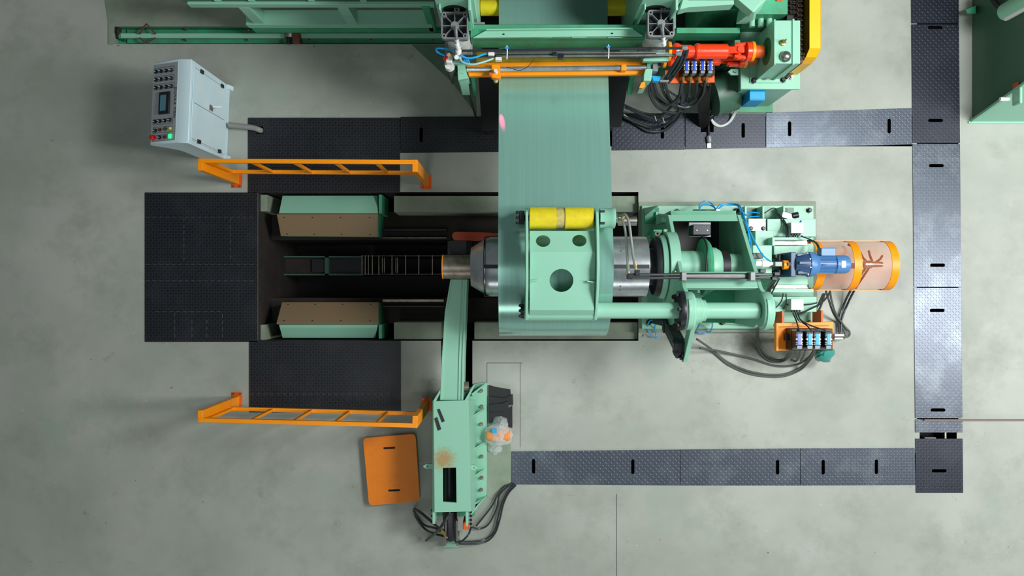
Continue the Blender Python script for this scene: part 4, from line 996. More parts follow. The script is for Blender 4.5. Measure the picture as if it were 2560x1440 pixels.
obj('end_collar',MB().lathe((xl-.085,PYy,PZz),(xl-.05,PYy,PZz),[(0,0),(0,.075),(1,.08),(1,0)],24),BLACKM,t)
bolts(t,[(xl-.09,PYy+a,PZz+.06) for a in (-.05,0,.05)],.012,.02,BLACK)
for pts in ([(1550,541,2.04),(1562,536,2.10),(1572,556,2.15),(1578,600,2.15),(1583,640,2.10),(1589,672,2.0)],[(1546,548,2.04),(1556,552,2.10),(1564,580,2.12),(1568,640,2.05),(1571,682,1.98)]):
    obj('armoured_hose',Tb(pts,.013,10),HOSEG,t,label='grey sheathed hose')
    e=pts[-1]; obj('hose_end',Cy(V(e[0]-1,e[1]-18,e[2]),V(*e),.018,12),BRASS,t)
# lever and its cylinder
lev=[( -.22+.13*math.cos(a), 1.87+.13*math.sin(a)) for a in [math.radians(20+i*20) for i in range(8)]]+[(-.42,1.78),(-.76,1.46),(-.765,1.38),(-.70,1.36),(-.40,1.62),(-.12,1.76)]
lx=X(1747,2.0)
obj('lever_plate',Pyz(lev,lx-.03,lx+.015),GREEN,t,bevel=.004)
obj('lever_hub',MB().lathe((lx-.075,-.22,1.87),(lx+.09,-.22,1.87),[(0,0),(0,.11),(.2,.11),(.25,.125),(.75,.125),(.8,.105),(1,.105),(1,0)],32),GREEN,t,bevel=.003)
cyb=V(1702,872,1.5); cyt=V(1672,812,1.0)
obj('cylinder_pad',Wb(cyt.x-.05,cyt.y-.02,.1,cyt.x+.06,cyt.y+.10,.98),BLACKM,t,bevel=.004)
d_=(cyt-cyb).normalized()
obj('air_cylinder',MB().bar(cyb,cyt,.12,.12),BLACK,t,bevel=.008,label='square black cylinder with bright tie rods')
obj('cylinder_head',MB().bar(cyb-d_*.01,cyb+d_*.07,.145,.145),BLACKM,t,bevel=.006); obj('cylinder_head',MB().bar(cyt-d_*.05,cyt+d_*.02,.145,.145),BLACKM,t,bevel=.006)
sx=d_.cross(Vector((0,0,1))).normalized(); up_=sx.cross(d_).normalized()
for s in (1,-1): obj('tie_rod',MB().tube([cyb+sx*.055*s+up_*.062+d_*.06,cyt+sx*.055*s+up_*.062],.005,8,False),STEEL,t)
obj('rod_clevis',Bx(1704,880,1722,893,1.5,1.38),BLACKM,t,bevel=.006); obj('rod_eye',Cy((X(1700,1.45),-.72,1.44),(lx-.02,-.72,1.44),.022,14),BLACKM,t)
obj('port_fitting',Cy(V(1690,878,1.5),V(1694,890,1.42),.03,12),BLACKM,t)

# ================================================================== LEVELLER (top of the picture)
t=thing('strip_leveller','large green entry section of the leveller that the strip runs into, with orange cross bar','leveller',(.6,2.6,0)); LV=t
def Xz(px,z): return (px-1280)*K(z)
def Yz(py,z): return (720-py)*K(z)
# two portal columns
for x0,x1,lb in ((-.70,-.335,None),(1.18,1.53,None)):
    z=2.44
    yb=2.60
    obj('column',Wb(x0,yb,.01,x1,3.6,z),GREEN,t,bevel=.006)
    obj('column_edge_strip',Wb(x1-.06,yb-.10,1.5,x1-.035,yb,z+.02),GREEN,t,bevel=.004)
    obj('column_edge_strip',Wb(x0+.03,yb-.05,1.6,x0+.045,yb,z-.10),GREEN,t,bevel=.004)
    c=(x0+x1)/2-.02
    obj('bore',MB().lathe((c,yb-.004,2.20),(c,yb+.002,2.20),[(0,0),(0,.105),(1,.105),(1,0)],28),BLACK,t)
obj('upper_housing',Wb(-.95,3.0,2.44,1.75,3.7,3.3),GREEN,t,bevel=.006)
obj('column_cap_rail',Wb(-.70,2.66,2.44,-.335,2.72,2.47),GREEN,t)
obj('cross_beam',Bx(1176,61,1621,95,1.93,1.62),GREEN_D,t,bevel=.005)
obj('beam_stiffener',MB().loops([(Xz(1182,1.98),Yz(93,1.98)),(Xz(1216,1.98),Yz(74,1.98)),(Xz(1582,1.98),Yz(70,1.98)),(Xz(1608,1.98),Yz(88,1.98))],[[(Xz(cx,1.98)+.014*math.cos(a),Yz(cy,1.98)+.008*math.sin(a)) for a in [2*PI*i/12 for i in range(12)]] for cx,cy in ((1258,84),(1530,82))],lambda u,v,q:(u,v,q),1.965,1.935),GREEN,t,bevel=.002)
obj('beam_lip',Hp([(1216,74,1.96),(1582,71,1.96),(1582,74,1.96),(1216,77,1.96)],[(1216,72,2.02),(1582,69,2.02),(1582,72,2.02),(1216,75,2.02)]),GREEN,t)
for x in (1260,1345,1430,1520): obj('weld_bead',Bx(x,93,x+35,94,1.945,1.93),GREEN,t)
# dark interior behind the beam
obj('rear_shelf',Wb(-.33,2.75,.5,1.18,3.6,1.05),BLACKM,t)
obj('added_dark_beam',Wb(-.33,2.95,1.75,1.18,3.6,1.85),BLACKM,t)  # unseen beam added for the dark reflection at the strip's far end
obj('entry_roller',MB().lathe((-.33,Yz(18,1.29),1.28),(1.18,Yz(18,1.29),1.28),[(0,0),(0,.085),(1,.085),(1,0)],28),YROLL,t,label='yellow pinch roller')
obj('steel_block',Bx(1178,55,1212,60,1.95,1.8),GREY,t,bevel=.004)
obj('nip_roller',MB().lathe((-.36,Yz(146,1.58),1.56),(1.30,Yz(146,1.58),1.56),[(0,0),(0,.07),(1,.07),(1,0)],28),M('shadowed_yellow_roller',(168,150,30),.5,vary=.3,rgb2=(120,112,40),scale=6),t,label='yellow roller under the pipes, painted as in shadow')  # yellow roller with its shadow tone put into the base colour
# orange cross bar with polished rod
obj('cross_bar',Pz([(1164,157),(1612,152),(1622,163),(1606,186),(1172,190)],1.620,1.560),ORANGE,t,bevel=.004,label='orange cross bar')
obj('cross_bar_lip',Hp([(1170,189,1.49),(1607,186,1.49),(1607,183,1.49),(1170,186,1.49)],[(1172,190,1.56),(1606,186,1.56),(1606,184,1.56),(1172,188,1.56)]),ORANGE,t)
o=obj('polished_rod',Cy(V(1167,174,1.670),V(1626,169,1.670),.024,20),CHROME,t)
obj('rod_clamp',Pz([(1553,160),(1566,160),(1566,176),(1553,176)],1.705,1.620),ORANGE,t,bevel=.004)
obj('sensor_bracket',Pz([(1229,160),(1249,160),(1252,193),(1244,196),(1228,193)],1.715,1.630),ORANGE,t,bevel=.004)
obj('sensor_wing',Pz([(1223,182),(1231,178),(1231,192),(1224,190)],1.720,1.650),ORANGE_D,t)
obj('laser_sensor',MB().lathe(V(1239,176,1.760),V(1239.5,200,1.500),[(0,0),(0,.018),(.15,.020),(.3,.034),(.62,.034),(.63,.014),(.75,.014),(.76,.024),(1,.022),(1,0)],18),WHITE,t,label='white edge sensor')
obj('sensor_tip',MB().lathe(V(1239.5,200,1.500),V(1239.6,204,1.460),[(0,0),(0,.024),(.7,.024),(1,.016),(1,0)],16),YELB,t,label='yellow tip')
obj('end_block',Bx(1134,160,1151,182,1.700,1.580),BLACKM,t,bevel=.005)
obj('rod_bushing',Cy(V(1150,174.5,1.670),V(1167,174.3,1.670),.017,14),BRASS,t)
obj('end_block',Bx(1632,156,1645,178,1.700,1.580),GREY,t,bevel=.005)
# left and right pivot brackets
obj('pivot_bracket',Pz([(1143,158),(1160,158),(1168,186),(1172,195),(1145,200)],1.72,1.5),GREEN,t,bevel=.004)
obj('bracket_horn',Hp([(1152,225,1.2),(1172,225,1.2),(1175,238,1.2),(1156,238,1.2)],[(1143,182,1.74),(1161,182,1.74),(1171,208,1.62),(1149,208,1.62)]),GREEN,t,bevel=.004)
obj('inner_horn',Hp([(1180,222,1.0),(1190,222,1.0),(1193,240,1.0),(1184,240,1.0)],[(1176,190,1.5),(1186,190,1.5),(1188,205,1.4),(1180,205,1.4)]),GREEN_D,t)
obj('bracket_shelf',Bx(1111,152,1174,159,1.78,1.70),GREEN,t,bevel=.003)
obj('bracket_arm',Wb(Xz(1122,1.7),Yz(170,1.7),1.50,Xz(1130,1.7),2.61,1.72),GREEN_D,t)
obj('bracket_arm',Wb(Xz(1156,1.7),Yz(180,1.7),1.50,Xz(1164,1.7),2.61,1.70),GREEN_D,t)
obj('pivot_bracket',Pz([(1614,172),(1632,172),(1628,202),(1609,202),(1610,185)],1.72,1.55),GREEN,t,bevel=.004)
obj('bracket_horn',Hp([(1593,219,1.3),(1609,219,1.3),(1606,234,1.3),(1592,234,1.3)],[(1610,200,1.62),(1626,200,1.62),(1617,214,1.5),(1602,214,1.5)]),GREEN,t,bevel=.004)
obj('inner_horn',Hp([(1568,205,1.2),(1582,205,1.2),(1580,238,1.2),(1567,238,1.2)],[(1579,180,1.55),(1590,180,1.55),(1585,205,1.45),(1572,205,1.45)]),GREEN_D,t)
obj('orange_clip',Pz([(1604,206),(1613,205),(1612,216),(1606,221),(1598,219)],1.68,1.64),ORANGE,t)
obj('bracket_shelf',Bx(1608,131,1672,152,1.84,1.78),GREEN,t,bevel=.003)
obj('bracket_arm',Wb(Xz(1618,1.7),Yz(180,1.7),1.50,Xz(1626,1.7),2.61,1.70),GREEN_D,t)
obj('striker_rod',Tb([(1173,238,1.2),(1182,268,.8),(1192,300,.3)],.012),BLACKM,t)
# black apron under the strip
obj('apron',MB().hull8([V(1205,325,.55)+Vector((0,0,-.02)),V(1552,318,.55)+Vector((0,0,-.02)),V(1573,186,1.20)+Vector((0,0,-.02)),V(1196,190,1.20)+Vector((0,0,-.02))],[V(1205,325,.55),V(1552,318,.55),V(1573,186,1.20),V(1196,190,1.20)]),BLACKM,t,label='black sloping apron plate under the strip')
obj('apron_leg',Wb(-.30,1.86,.01,-.24,1.92,.55),BLACKM,t); obj('apron_leg',Wb(1.12,1.86,.01,1.18,1.92,.55),BLACKM,t)
# pipes along the beam
for i,(p,q,r,m_) in enumerate((((1152,127,1.96),(1714,120,1.96),.013,HOSE),((1222,133,1.92),(1640,131,1.92),.011,STEEL),((1222,136.5,1.92),(1640,133.5,1.92),.007,HOSE),((1240,141,1.92),(1690,138,1.92),.013,STEEL),((1150,140,1.90),(1610,143.5,1.90),.012,HOSE),((1600,143,1.91),(1690,138,1.92),.011,HOSE))):
    obj('pipe',Tb([p,q],r,10,False),m_,t)
for x,y in ((1267,114),(1521,112)):
    obj('cable_tie',MB().tube([V(x,y,2.0),V(x+1,y+14,2.0),V(x,y+34,1.98)],.006,6),WHITE,t); obj('tie_clip',Pz([(x-5,y+3),(x+5,y+3),(x+3,y+8),(x-3,y+8)],2.01,1.99),TUBEB,t)
obj('reed_switch',Bx(1381,129,1392,138,1.97,1.9),BLACKM,t,bevel=.004); obj('reed_switch',Bx(1395,135,1410,145,1.97,1.9),BLACKM,t,bevel=.004)
obj('sensor_wire',Tb([(1332,152,1.88),(1320,166,1.90),(1300,176,1.90),(1282,172,1.90),(1266,168,1.90)],.003,6),BLACK,t)
for p in ((1222,134),(1240,146)): obj('push_fitting',Bx(p[0]-2,p[1]-4,p[0]+14,p[1]+4,1.95,1.88),WHITE,t,bevel=.005)
obj('air_tube',Tb([(1152,138,1.97),(1166,145,1.96),(1185,144,1.95),(1205,137,1.93),(1220,133,1.92)],.010,8),TUBEB,t)
obj('air_tube',Tb([(1148,144,1.97),(1158,156,1.97),(1180,161,1.97),(1205,156,1.95),(1234,146,1.92)],.010,8),M('pale_air_tube',(150,196,206),.35),t)
obj('air_tube',Tb([(1136,127,1.97),(1112,122,1.9),(1092,121,1.9),(1093,130,1.85),(1112,140,1.85)],.009,8),TUBEB,t)
for p in ((1712,120),(1697,134)): obj('elbow',MB().lathe(V(p[0]-8,p[1],1.96),V(p[0]+6,p[1],1.96),[(0,0),(0,.018),(.4,.024),(1,.026),(1,0)],14),GREY,t)
for k,pts in enumerate(([(1715,121,1.96),(1705,140,1.90),(1685,172,1.75),(1668,198,1.6),(1652,205,1.4)],[(1719,124,1.96),(1712,146,1.9),(1698,170,1.75),(1682,192,1.6),(1672,205,1.45)],[(1700,137,1.95),(1692,152,1.9),(1674,180,1.75),(1660,204,1.5)],[(1706,140,1.94),(1697,160,1.85),(1680,185,1.7)])):
    obj('hose',Tb(pts,.017,10),HOSE,t)
obj('hose_clip',Bx(1650,200,1672,204,1.62,1.58),GREY,t)

# air cylinders with ribbed square heads
def ribbed(label,cx,cy,z):
    j=thing('air_cylinder',label,'air cylinder',V(cx,cy,z-.6),'ribbed air cylinders on the leveller columns')
    c=V(cx,cy,z); h=.125; T=.06
    rr_=rrect([(c.x-h,c.y+h),(c.x+h,c.y+h),(c.x+h,c.y-h),(c.x-h,c.y-h)],.03); ri=rrect([(c.x-h+.012,c.y+h-.012),(c.x+h-.012,c.y+h-.012),(c.x+h-.012,c.y-h+.012),(c.x-h+.012,c.y-h+.012)],.025)
    obj('head_frame',MB().loops(rr_,[ri],lambda u,v,q:(u,v,q),z,z-T),GREY,j,bevel=.002)
    obj('head_floor',MB().loops(rr_,[],lambda u,v,q:(u,v,q),z-T,z-T-.02),BLACKM,j)
    obj('hub',MB().lathe((c.x,c.y,z-T),(c.x,c.y,z+.004),[(0,0),(0,.040),(.95,.038),(1,.034),(1,0)],28),GREY,j)
    for q in range(8):
        a=q*PI/4; R_=h-.006 if q%2==0 else (h-.03)*1.414-.018
        d=Vector((math.cos(a),math.sin(a),0)); obj('rib',MB().bar(c+d*.034+Vector((0,0,-T/2-.002)),c+d*R_+Vector((0,0,-T/2-.002)),.006,T-.006),GREY,j)
    for sx_ in (-1,1):
        for sy_ in (-1,1):
            p=c+Vector((sx_*(h-.027),sy_*(h-.027),0)); obj('corner_boss',MB().lathe((p.x,p.y,z-T),(p.x,p.y,z+.004),[(0,.010),(0,.024),(1,.021),(1,.010),(0,.010)],18),GREY,j)
            obj('tie_bolt',MB().lathe((p.x,p.y,z-T),(p.x,p.y,z-.02),[(0,0),(0,.0095),(1,.0095),(1,0)],8),BLACK,j)
    obj('barrel',MB().lathe((c.x+.012,c.y-.02,z-.50),(c.x+.012,c.y-.02,z-T-.02),[(0,0),(0,.112),(.1,.112),(1,.112),(1,0)],36),M('barrel_white',(200,204,202),.35) if 'barrel_white' not in bpy.data.materials else bpy.data.materials['barrel_white'],j)
    obj('base_head',Wb(c.x-.13,c.y-.16,z-.56,c.x+.14,c.y+.12,z-.50),GREY,j,bevel=.01)
    obj('rear_lug',MB().lathe((c.x+.02,c.y+h+.02,z-.03),(c.x+.02,c.y+h+.02,z),[(0,.012),(0,.03),(1,.026),(1,.012),(0,.012)],18),GREY,j)
    obj('mounting_plate',Wb(c.x-.10,c.y-.02,z-.10,c.x+.155,c.y+h+.025,z-.085),GREEN_D,j,bevel=.004)
    obj('feed_pipe',Tb([(cx+3,cy+2,z+.03),(cx+4,cy+18,z+.03),(cx+5,cy+36,z-.02)],.013,10),GREY,j)
    obj('feed_fitting',MB().lathe(V(cx+5,cy+34,z-.02),V(cx+7,cy+54,z-.12),[(0,0),(0,.02),(.2,.02),(.25,.013),(.6,.013),(.62,.022),(1,.022),(1,0)],12),WHITE,j)
ribbed('grey ribbed air cylinder head on the left leveller column',1136.5,63,2.24)
ribbed('grey ribbed air cylinder head on the right leveller column above the red shafts',1653,58,2.24)
# air service unit
j=thing('air_service_unit','small regulator and filter bowl with blue tubes at the left end of the leveller','regulator',V(1126,170,1.5))
obj('tee_fitting',MB().lathe(V(1146,118,2.02),V(1146,132,1.96),[(0,0),(0,.022),(.5,.022),(.55,.03),(1,.03),(1,0)],14),WHITE,j)
obj('valve_body',Bx(1136,126,1154,148,1.97,1.88),GREY,j,bevel=.01)
obj('gauge',MB().lathe(V(1141,143,1.95),V(1141,143,2.0),[(0,0),(0,.024),(.8,.024),(1,.02),(1,0)],18),WHITE,j)
obj('regulator_body',Bx(1114,137,1130,156,1.92,1.80),WHITE,j,bevel=.01)
obj('red_cap',MB().lathe(V(1117,145,1.9),V(1112,147,1.93),[(0,0),(0,.022),(1,.018),(1,0)],14),REDB,j)
obj('brass_knob',MB().lathe(V(1122,137,1.95),V(1122,137,1.99),[(0,0),(0,.02),(1,.018),(1,0)],14),BRASS,j)
obj('bowl_collar',MB().lathe(V(1123,162,1.82),V(1125,168,1.76),[(0,0),(0,.045),(1,.048),(1,0)],20),WHITE,j)
obj('filter_bowl',MB().lathe(V(1125,166,1.77),V(1131,208,1.35),[(0,0),(0,.048),(.4,.045),(.8,.022),(1,.012),(1,0)],20),BOWL,j,label='smoked filter bowl')
obj('blue_block',Bx(1158,143,1172,152,1.9,1.8),TUBEB,j,bevel=.004)

# valve manifold on the right with its hoses
j=thing('valve_manifold','valve block with four dark blue coils on the rusty shelf below the red shafts','valve block',V(1740,180,.6))
obj('shelf',Pz([(1662,176),(1786,172),(1787,206),(1664,208)],.92,.90),ORANGE_D,j,bevel=.003,label='rusty orange shelf')
obj('shelf_post',Wb(Xz(1768,.5),Yz(190,.5),.01,Xz(1782,.5),Yz(180,.5),.90),BLACKM,j)
obj('manifold_body',Bx(1704,155,1788,186,1.05,.92),BLACKM,j,bevel=.006)
DBL=M('deep_blue_coil',(20,80,220),.35)
for i,x in enumerate((1717,1736,1757,1776)):
    valve(j,x,163,1.17,.78,DBL,0)
    obj('hose_nut',MB().lathe(V(x-10,190,1.0),V(x-10,206,.94),[(0,0),(0,.022),(.6,.022),(.65,.015),(1,.015),(1,0)],12),BRASS,j)
    xx=x-11
hp=[([(1705,205,.95),(1704,250,.6),(1694,280,.4),(1662,300,.2),(1620,292,.2),(1562,268,.25)],.016),
    ([(1725,204,.95),(1720,240,.6),(1700,276,.35),(1664,312,.2),(1626,318,.1),(1590,306,.1),(1560,292,.1)],.016),
    ([(1743,204,.95),(1738,240,.6),(1718,262,.5),(1690,262,.5),(1664,240,.7),(1650,206,1.2)],.016),
    ([(1763,204,.95),(1757,235,.7),(1735,262,.5),(1705,268,.5),(1676,250,.6),(1662,206,1.2)],.016),
    ([(1704,205,.95),(1697,240,.7),(1672,262,.6),(1646,250,.6),(1632,230,.9),(1626,200,1.3)],.016),
    ([(1622,206,1.2),(1626,240,.8),(1646,270,.5),(1680,282,.4),(1706,276,.4)],.016),
    ([(1634,206,1.2),(1644,236,.8),(1670,258,.6),(1700,262,.5),(1722,258,.5)],.016),
    ([(1657,206,1.2),(1664,222,1.0),(1690,240,.7),(1712,256,.5)],.012),
    ([(1560,262,.3),(1600,280,.2),(1640,288,.2),(1664,280,.3),(1690,252,.5),(1703,236,.7)],.014),
    ([(1558,286,.1),(1590,310,.05),(1622,328,.05),(1660,326,.05),(1690,300,.1),(1712,268,.3),(1724,240,.6)],.018)]
for pts,r in hp: obj('hose',Tb(pts,r,10),HOSE,j)
for x,y in ((1640,296),(1660,300)): obj('hose_tie',MB().tube([V(x-3,y-6,.22),V(x,y+4,.24),V(x+1,y+6,.2)],.004,6),WHITE,j)
obj('blue_wrap',Pz([(1630,189),(1652,191),(1648,203),(1634,202)],1.62,1.55),CYAN,j)

# duct, stub pipe and grey cables
t=thing('cable_duct','dark oily cable duct dropping into the trench cover, with a hose stub','duct',V(1760,300,0))
obj('duct_sheet',MB().hull8([(Xz(1754,.02),Yz(326,.02),-.1),(Xz(1780,.02),Yz(326,.02),-.1),(Xz(1780,.02),Yz(300,.02),-.1),(Xz(1754,.02),Yz(300,.02),-.1)],[V(1742,212,.8)+Vector((0,-.03,0)),V(1776,212,.8)+Vector((0,-.03,0)),V(1776,206,.8),V(1746,206,.8)]),PITD,t,bevel=.005)
obj('stub_pipe',Tb([(1771,305,.03),(1772,345,.03)],.016,12,False),BLACKM,t); obj('stub_nut',MB().lathe(V(1772,340,.035),V(1773,358,.035),[(0,0),(0,.03),(.3,.034),(.8,.03),(1,.02),(1,0)],12),GREY,t)
obj('stub_tail',Bx(1768,358,1778,370,.03,.011),WHITE,t)
obj('black_cable',Tb([(1800,240,.5),(1786,270,.3),(1770,296,.1),(1752,312,.03)],.012),BLACK,t)
obj('black_cable',Tb([(1776,210,.9),(1772,250,.5),(1768,290,.1),(1766,318,.0)],.012),BLACK,t)
obj('black_cable',Tb([(1848,250,.45),(1820,258,.3),(1790,278,.15),(1764,300,.05)],.012),BLACK,t)
for k in range(3): obj('grey_cable',Tb([(1842+k*2,256,.35),(1836+k*2,280,.1),(1822+k*2,304,.03),(1802+k,314+k,.02),(1784,304+k*3,.02),(1774,286,.03)],.010),M('pale_cable',(190,196,196),.45) if 'pale_cable' not in bpy.data.materials else bpy.data.materials['pale_cable'],t)

# ---------------------------------------------------------------- universal joint shafts
def ujoint(label,zc,xs0,xs1,sc):
    j=thing('drive_shaft',label,'drive shaft',(Xz((xs0+xs1)/2,zc),2.47,zc),'red-orange universal joint drive shafts')
    P=lambda px:(Xz(px,zc),2.47,zc)
    L=xs1-xs0
    obj('flange',MB().lathe(P(xs1-16),P(xs1-4),[(0,0),(0,.098*sc),(1,.098*sc),(1,0)],32),RED,j,bevel=.003)
    obj('companion_flange',MB().lathe(P(xs1-4),P(xs1+4),[(0,0),(0,.102*sc),(1,.102*sc),(1,0)],32),ORANGE,j,bevel=.003)
    obj('output_hub',MB().lathe(P(xs1+4),P(xs1+30),[(0,0),(0,.066*sc),(.9,.066*sc),(1,.05),(1,0)],28),ORANGE_D,j)
    obj('cross',Cy((P(xs1-34)[0],2.47,zc-.07*sc),(P(xs1-34)[0],2.47,zc+.088*sc),.034*sc,18),RED,j)
    obj('cross_trunnion',Cy((P(xs1-34)[0],2.47-.085*sc,zc),(P(xs1-34)[0],2.47+.085*sc,zc),.03*sc,18),RED,j)
    for s in (1,-1):
        obj('yoke_ear',MB().hull8([(P(xs1-46)[0],2.47+s*.055*sc-.018,zc-.035),(P(xs1-16)[0],2.47+s*.07*sc-.018,zc-.04),(P(xs1-16)[0],2.47+s*.07*sc+.018,zc-.04),(P(xs1-46)[0],2.47+s*.055*sc+.018,zc-.035)],
          [(P(xs1-46)[0],2.47+s*.055*sc-.018,zc+.035),(P(xs1-16)[0],2.47+s*.07*sc-.018,zc+.04),(P(xs1-16)[0],2.47+s*.07*sc+.018,zc+.04),(P(xs1-46)[0],2.47+s*.055*sc+.018,zc+.035)]),RED,j,bevel=.008)
        obj('yoke_ear',MB().bar((P(xs1-66)[0],2.47,zc+s*.045*sc),(P(xs1-24)[0],2.47,zc+s*.07*sc),.07*sc,.03),RED,j,bevel=.008)
    obj('tube',MB().lathe(P(xs0+60),P(xs1-58),[(0,0),(0,.07*sc),(.04,.082*sc),(.12,.082*sc),(.14,.076*sc),(.93,.076*sc),(1,.05*sc),(1,0)],32),RED,j)
    obj('spline_sleeve',MB().lathe(P(xs0+28),P(xs0+62),[(0,0),(0,.066*sc),(.7,.066*sc),(.72,.058*sc),(1,.058*sc),(1,0)],28),RED,j)
    obj('near_yoke',MB().lathe(P(xs0+4),P(xs0+30),[(0,0),(0,.03),(.2,.085*sc),(.55,.085*sc),(1,.06*sc),(1,0)],20),RED,j,bevel=.006)
    obj('near_flange',MB().lathe(P(xs0-8),P(xs0),[(0,0),(0,.1*sc),(1,.1*sc),(1,0)],32),ORANGE,j,bevel=.003)
    return j
u=ujoint('upper red-orange universal drive shaft with a small pale nameplate',1.33,1676,1880,1.0)
obj('nameplate',Pz([(1790,134),(1818,133),(1816,137),(1788,138)],1.375,1.37),WHITE,u)
ujoint('lower red-orange universal drive shaft, partly hidden under the upper one',1.06,1664,1862,.92)

# ---------------------------------------------------------------- gearbox, chain and guard
t=thing('gearbox','green drive gearbox with two filler caps on a green pedestal right of the red shafts','gearbox',(2.8,2.5,0))
obj('pedestal',Wb(2.55,2.20,.005,3.11,3.6,.90),GREEN,t,bevel=.006)
obj('pedestal_foot',Wb(2.50,2.13,.002,3.16,3.4,.03),GREEN_D,t)
obj('mounting_plate',Wb(2.50,2.175,.90,3.155,3.6,.945),GREEN,t,bevel=.008)
obj('pedestal_rib',Wb(3.11,2.25,.005,3.14,2.30,.9),GREEN_D,t)
obj('gear_case',Wb(2.67,2.28,.945,2.93,2.72,1.55),GREEN,t,bevel=.006)
obj('case_flange',Wb(2.845,2.265,.945,2.865,2.73,1.565),GREEN,t,bevel=.003); obj('case_flange',Wb(2.66,2.265,.945,2.675,2.73,1.56),GREEN,t,bevel=.003)
obj('case_foot',Wb(2.60,2.24,.945,2.99,2.74,.965),GREEN,t,bevel=.003)
obj('bearing_ring',MB().lathe((2.655,2.47,1.33),(2.67,2.47,1.33),[(0,0),(0,.14),(1,.14),(1,0)],32),GREEN_G,t)
obj('rear_case',Wb(2.45,2.80,.945,2.82,3.6,1.5),GREEN_D,t,bevel=.006)
obj('rear_top',Pz([(1882,30),(1906,0),(2000,-40),(1800,-40)],1.65,1.50),GREEN,t,bevel=.004)
for i in range(3): obj('rear_pin',Cy((2.50+i*.09,2.80,1.35),(2.50+i*.09,2.72,1.35),.03,14),GREEN,t)
obj('breather',MB().lathe(V(1956,108,1.55),V(1966,98,1.65),[(0,0),(0,.030),(.25,.030),(.3,.018),(1,.006),(1,0)],14),BRASS,t)
obj('filler_cap',MB().lathe(V(1963,142,1.55),V(1963,140,1.615),[(0,0),(0,.056),(.35,.056),(.6,.046),(.85,.028),(1,0)],22),STEEL,t,label='bright domed filler cap')
bolts(t,[V(x,y,.965) for x,y in ((1884,202),(1957,200))],.022,.03,BLACKM)
obj('drain_valve',MB().bar(V(1912,196,1.0),V(1926,188,1.02),.04,.04),STEEL,t,bevel=.008)
obj('oil_gauge',MB().bar(V(1965,196,1.0),V(1990,172,1.0),.03,.03),BLACKM,t,bevel=.006)
bolts(t,[V(x,193,.97) for x in (1968,1979)],.016,.02,STEEL,'gauge_nut')
obj('motor_case',MB().lathe((2.30,2.22,.45),(2.56,2.30,.45),[(0,0),(0,.20),(.05,.24),(1,.24),(1,0)],32),GREEN_DK,t,label='dark green motor end below the plate')
obj('motor_cradle',Wb(2.30,2.12,.005,2.56,2.40,.30),GREEN_D,t)
obj('eye_bracket',Pz([(1846,172),(1828,172),(1820,179),(1828,187),(1846,187)],.97,.94,[[(1840-8,177),(1840-4,179.5),(1840-8,182)]]),GREEN,t,bevel=.003)
o=obj('terminal_box',Bx(1874,223,1913,251,.82,.50),CYAN,t,bevel=.006,label='bright blue terminal box')
obj('box_lid_edge',Bx(1874,247,1913,248.5,.826,.80),M('dark_cyan',(0,110,170),.4),o)
obj('box_cable',Tb([(1860,245,.6),(1840,252,.5),(1815,262,.35),(1790,285,.1),(1770,305,.03)],.010),HOSE,t)
t=thing('chain_drive','double roller chain running inside the yellow guard','chain',(2.95,2.9,1.2))
m_=MB()
for sx_,y0 in ((2.955,2.33),(2.88,2.80)):
    y=y0; k=0
    while y<3.55:
        z=1.50-.02*(k%2)
        for dx in (-.036,-.004,.028):
            m_.box((sx_+dx,y,z-.016),(sx_+dx+.006,y+.022,z+.012))
        m_.cyl((sx_-.034,y+.011,z-.002),(sx_+.034,y+.011,z-.002),.009,6)
        y+=.0245; k+=1
obj('chain_links',m_,M('oily_chain',(84,72,64),.3,.9),t,kind='stuff',smooth=False)
obj('chain_bed',Wb(2.83,2.74,1.35,2.995,3.6,1.45),BLACK,t); obj('sprocket',Cy((2.92,2.55,1.28),(2.99,2.55,1.28),.16,24),BLACKM,t)
obj('chain_bed_front',Wb(2.94,2.32,1.10,2.995,2.74,1.44),RUST,t)
t=thing('chain_guard','yellow chain guard with chamfered front corner at the top, right of the gearbox','guard',(3.05,2.8,.95))
gp_=[(3.6,1.60),(2.42,1.60),(2.36,1.50),(2.335,1.35),(2.33,.95)]
m_=MB()
for y,z in gp_: m_.v += [(3.005,y,z),(3.115,y,z),(3.115,y+(.01 if z<1.59 else 0),z-.01),(3.005,y+(.01 if z<1.59 else 0),z-.01)]
for i in range(len(gp_)-1):
    for q in range(4): k=(q+1)%4; m_.f.append((4*i+q,4*i+k,4*i+4+k,4*i+4+q))
m_.f += [(0,1,2,3),(19,18,17,16)]
obj('rim_band',m_,YELLOW,t,smooth=False)
obj('outer_plate',Pyz([(3.6,1.60),(2.42,1.60),(2.36,1.50),(2.335,1.35),(2.33,.95),(3.6,.95)],3.113,3.118),YELLOW,t)
obj('red_inner_plate',Wb(2.70,2.93,1.2,2.76,3.2,1.52),ORANGE_D,t)

# ---------------------------------------------------------------- dark frame between leveller and gearbox
t=thing('machine_bay_beams','green frame beams with round holes in the dark bay between the leveller and the gearbox','beams',(1.9,2.7,0))
obj('front_beam',Bx(1692,69,1850,83,1.20,.95),GREEN_D,t,bevel=.004)
obj('lower_beam',Pyz([(2.50,.45),(2.50,.95),(2.52,.95),(2.52,.45)],Xz(1692,1.2),Xz(1850,1.2)),GREEN_G,t)
for x in (1.66,1.95): obj('round_hole',MB().lathe((x,2.497,.80),(x,2.50,.80),[(0,0),(0,.09),(1,.09),(1,0)],24),BLACK,t)
obj('top_beam',Pz([(1722,0),(1835,0),(1835,11),(1722,18),(1700,24),(1716,-30),(1835,-30)][::-1],1.75,1.60),GREEN,t,bevel=.004)
obj('post',Wb(Xz(1838,1.2),2.56,.01,Xz(1852,1.2),2.64,1.18),GREEN_D,t,bevel=.004)
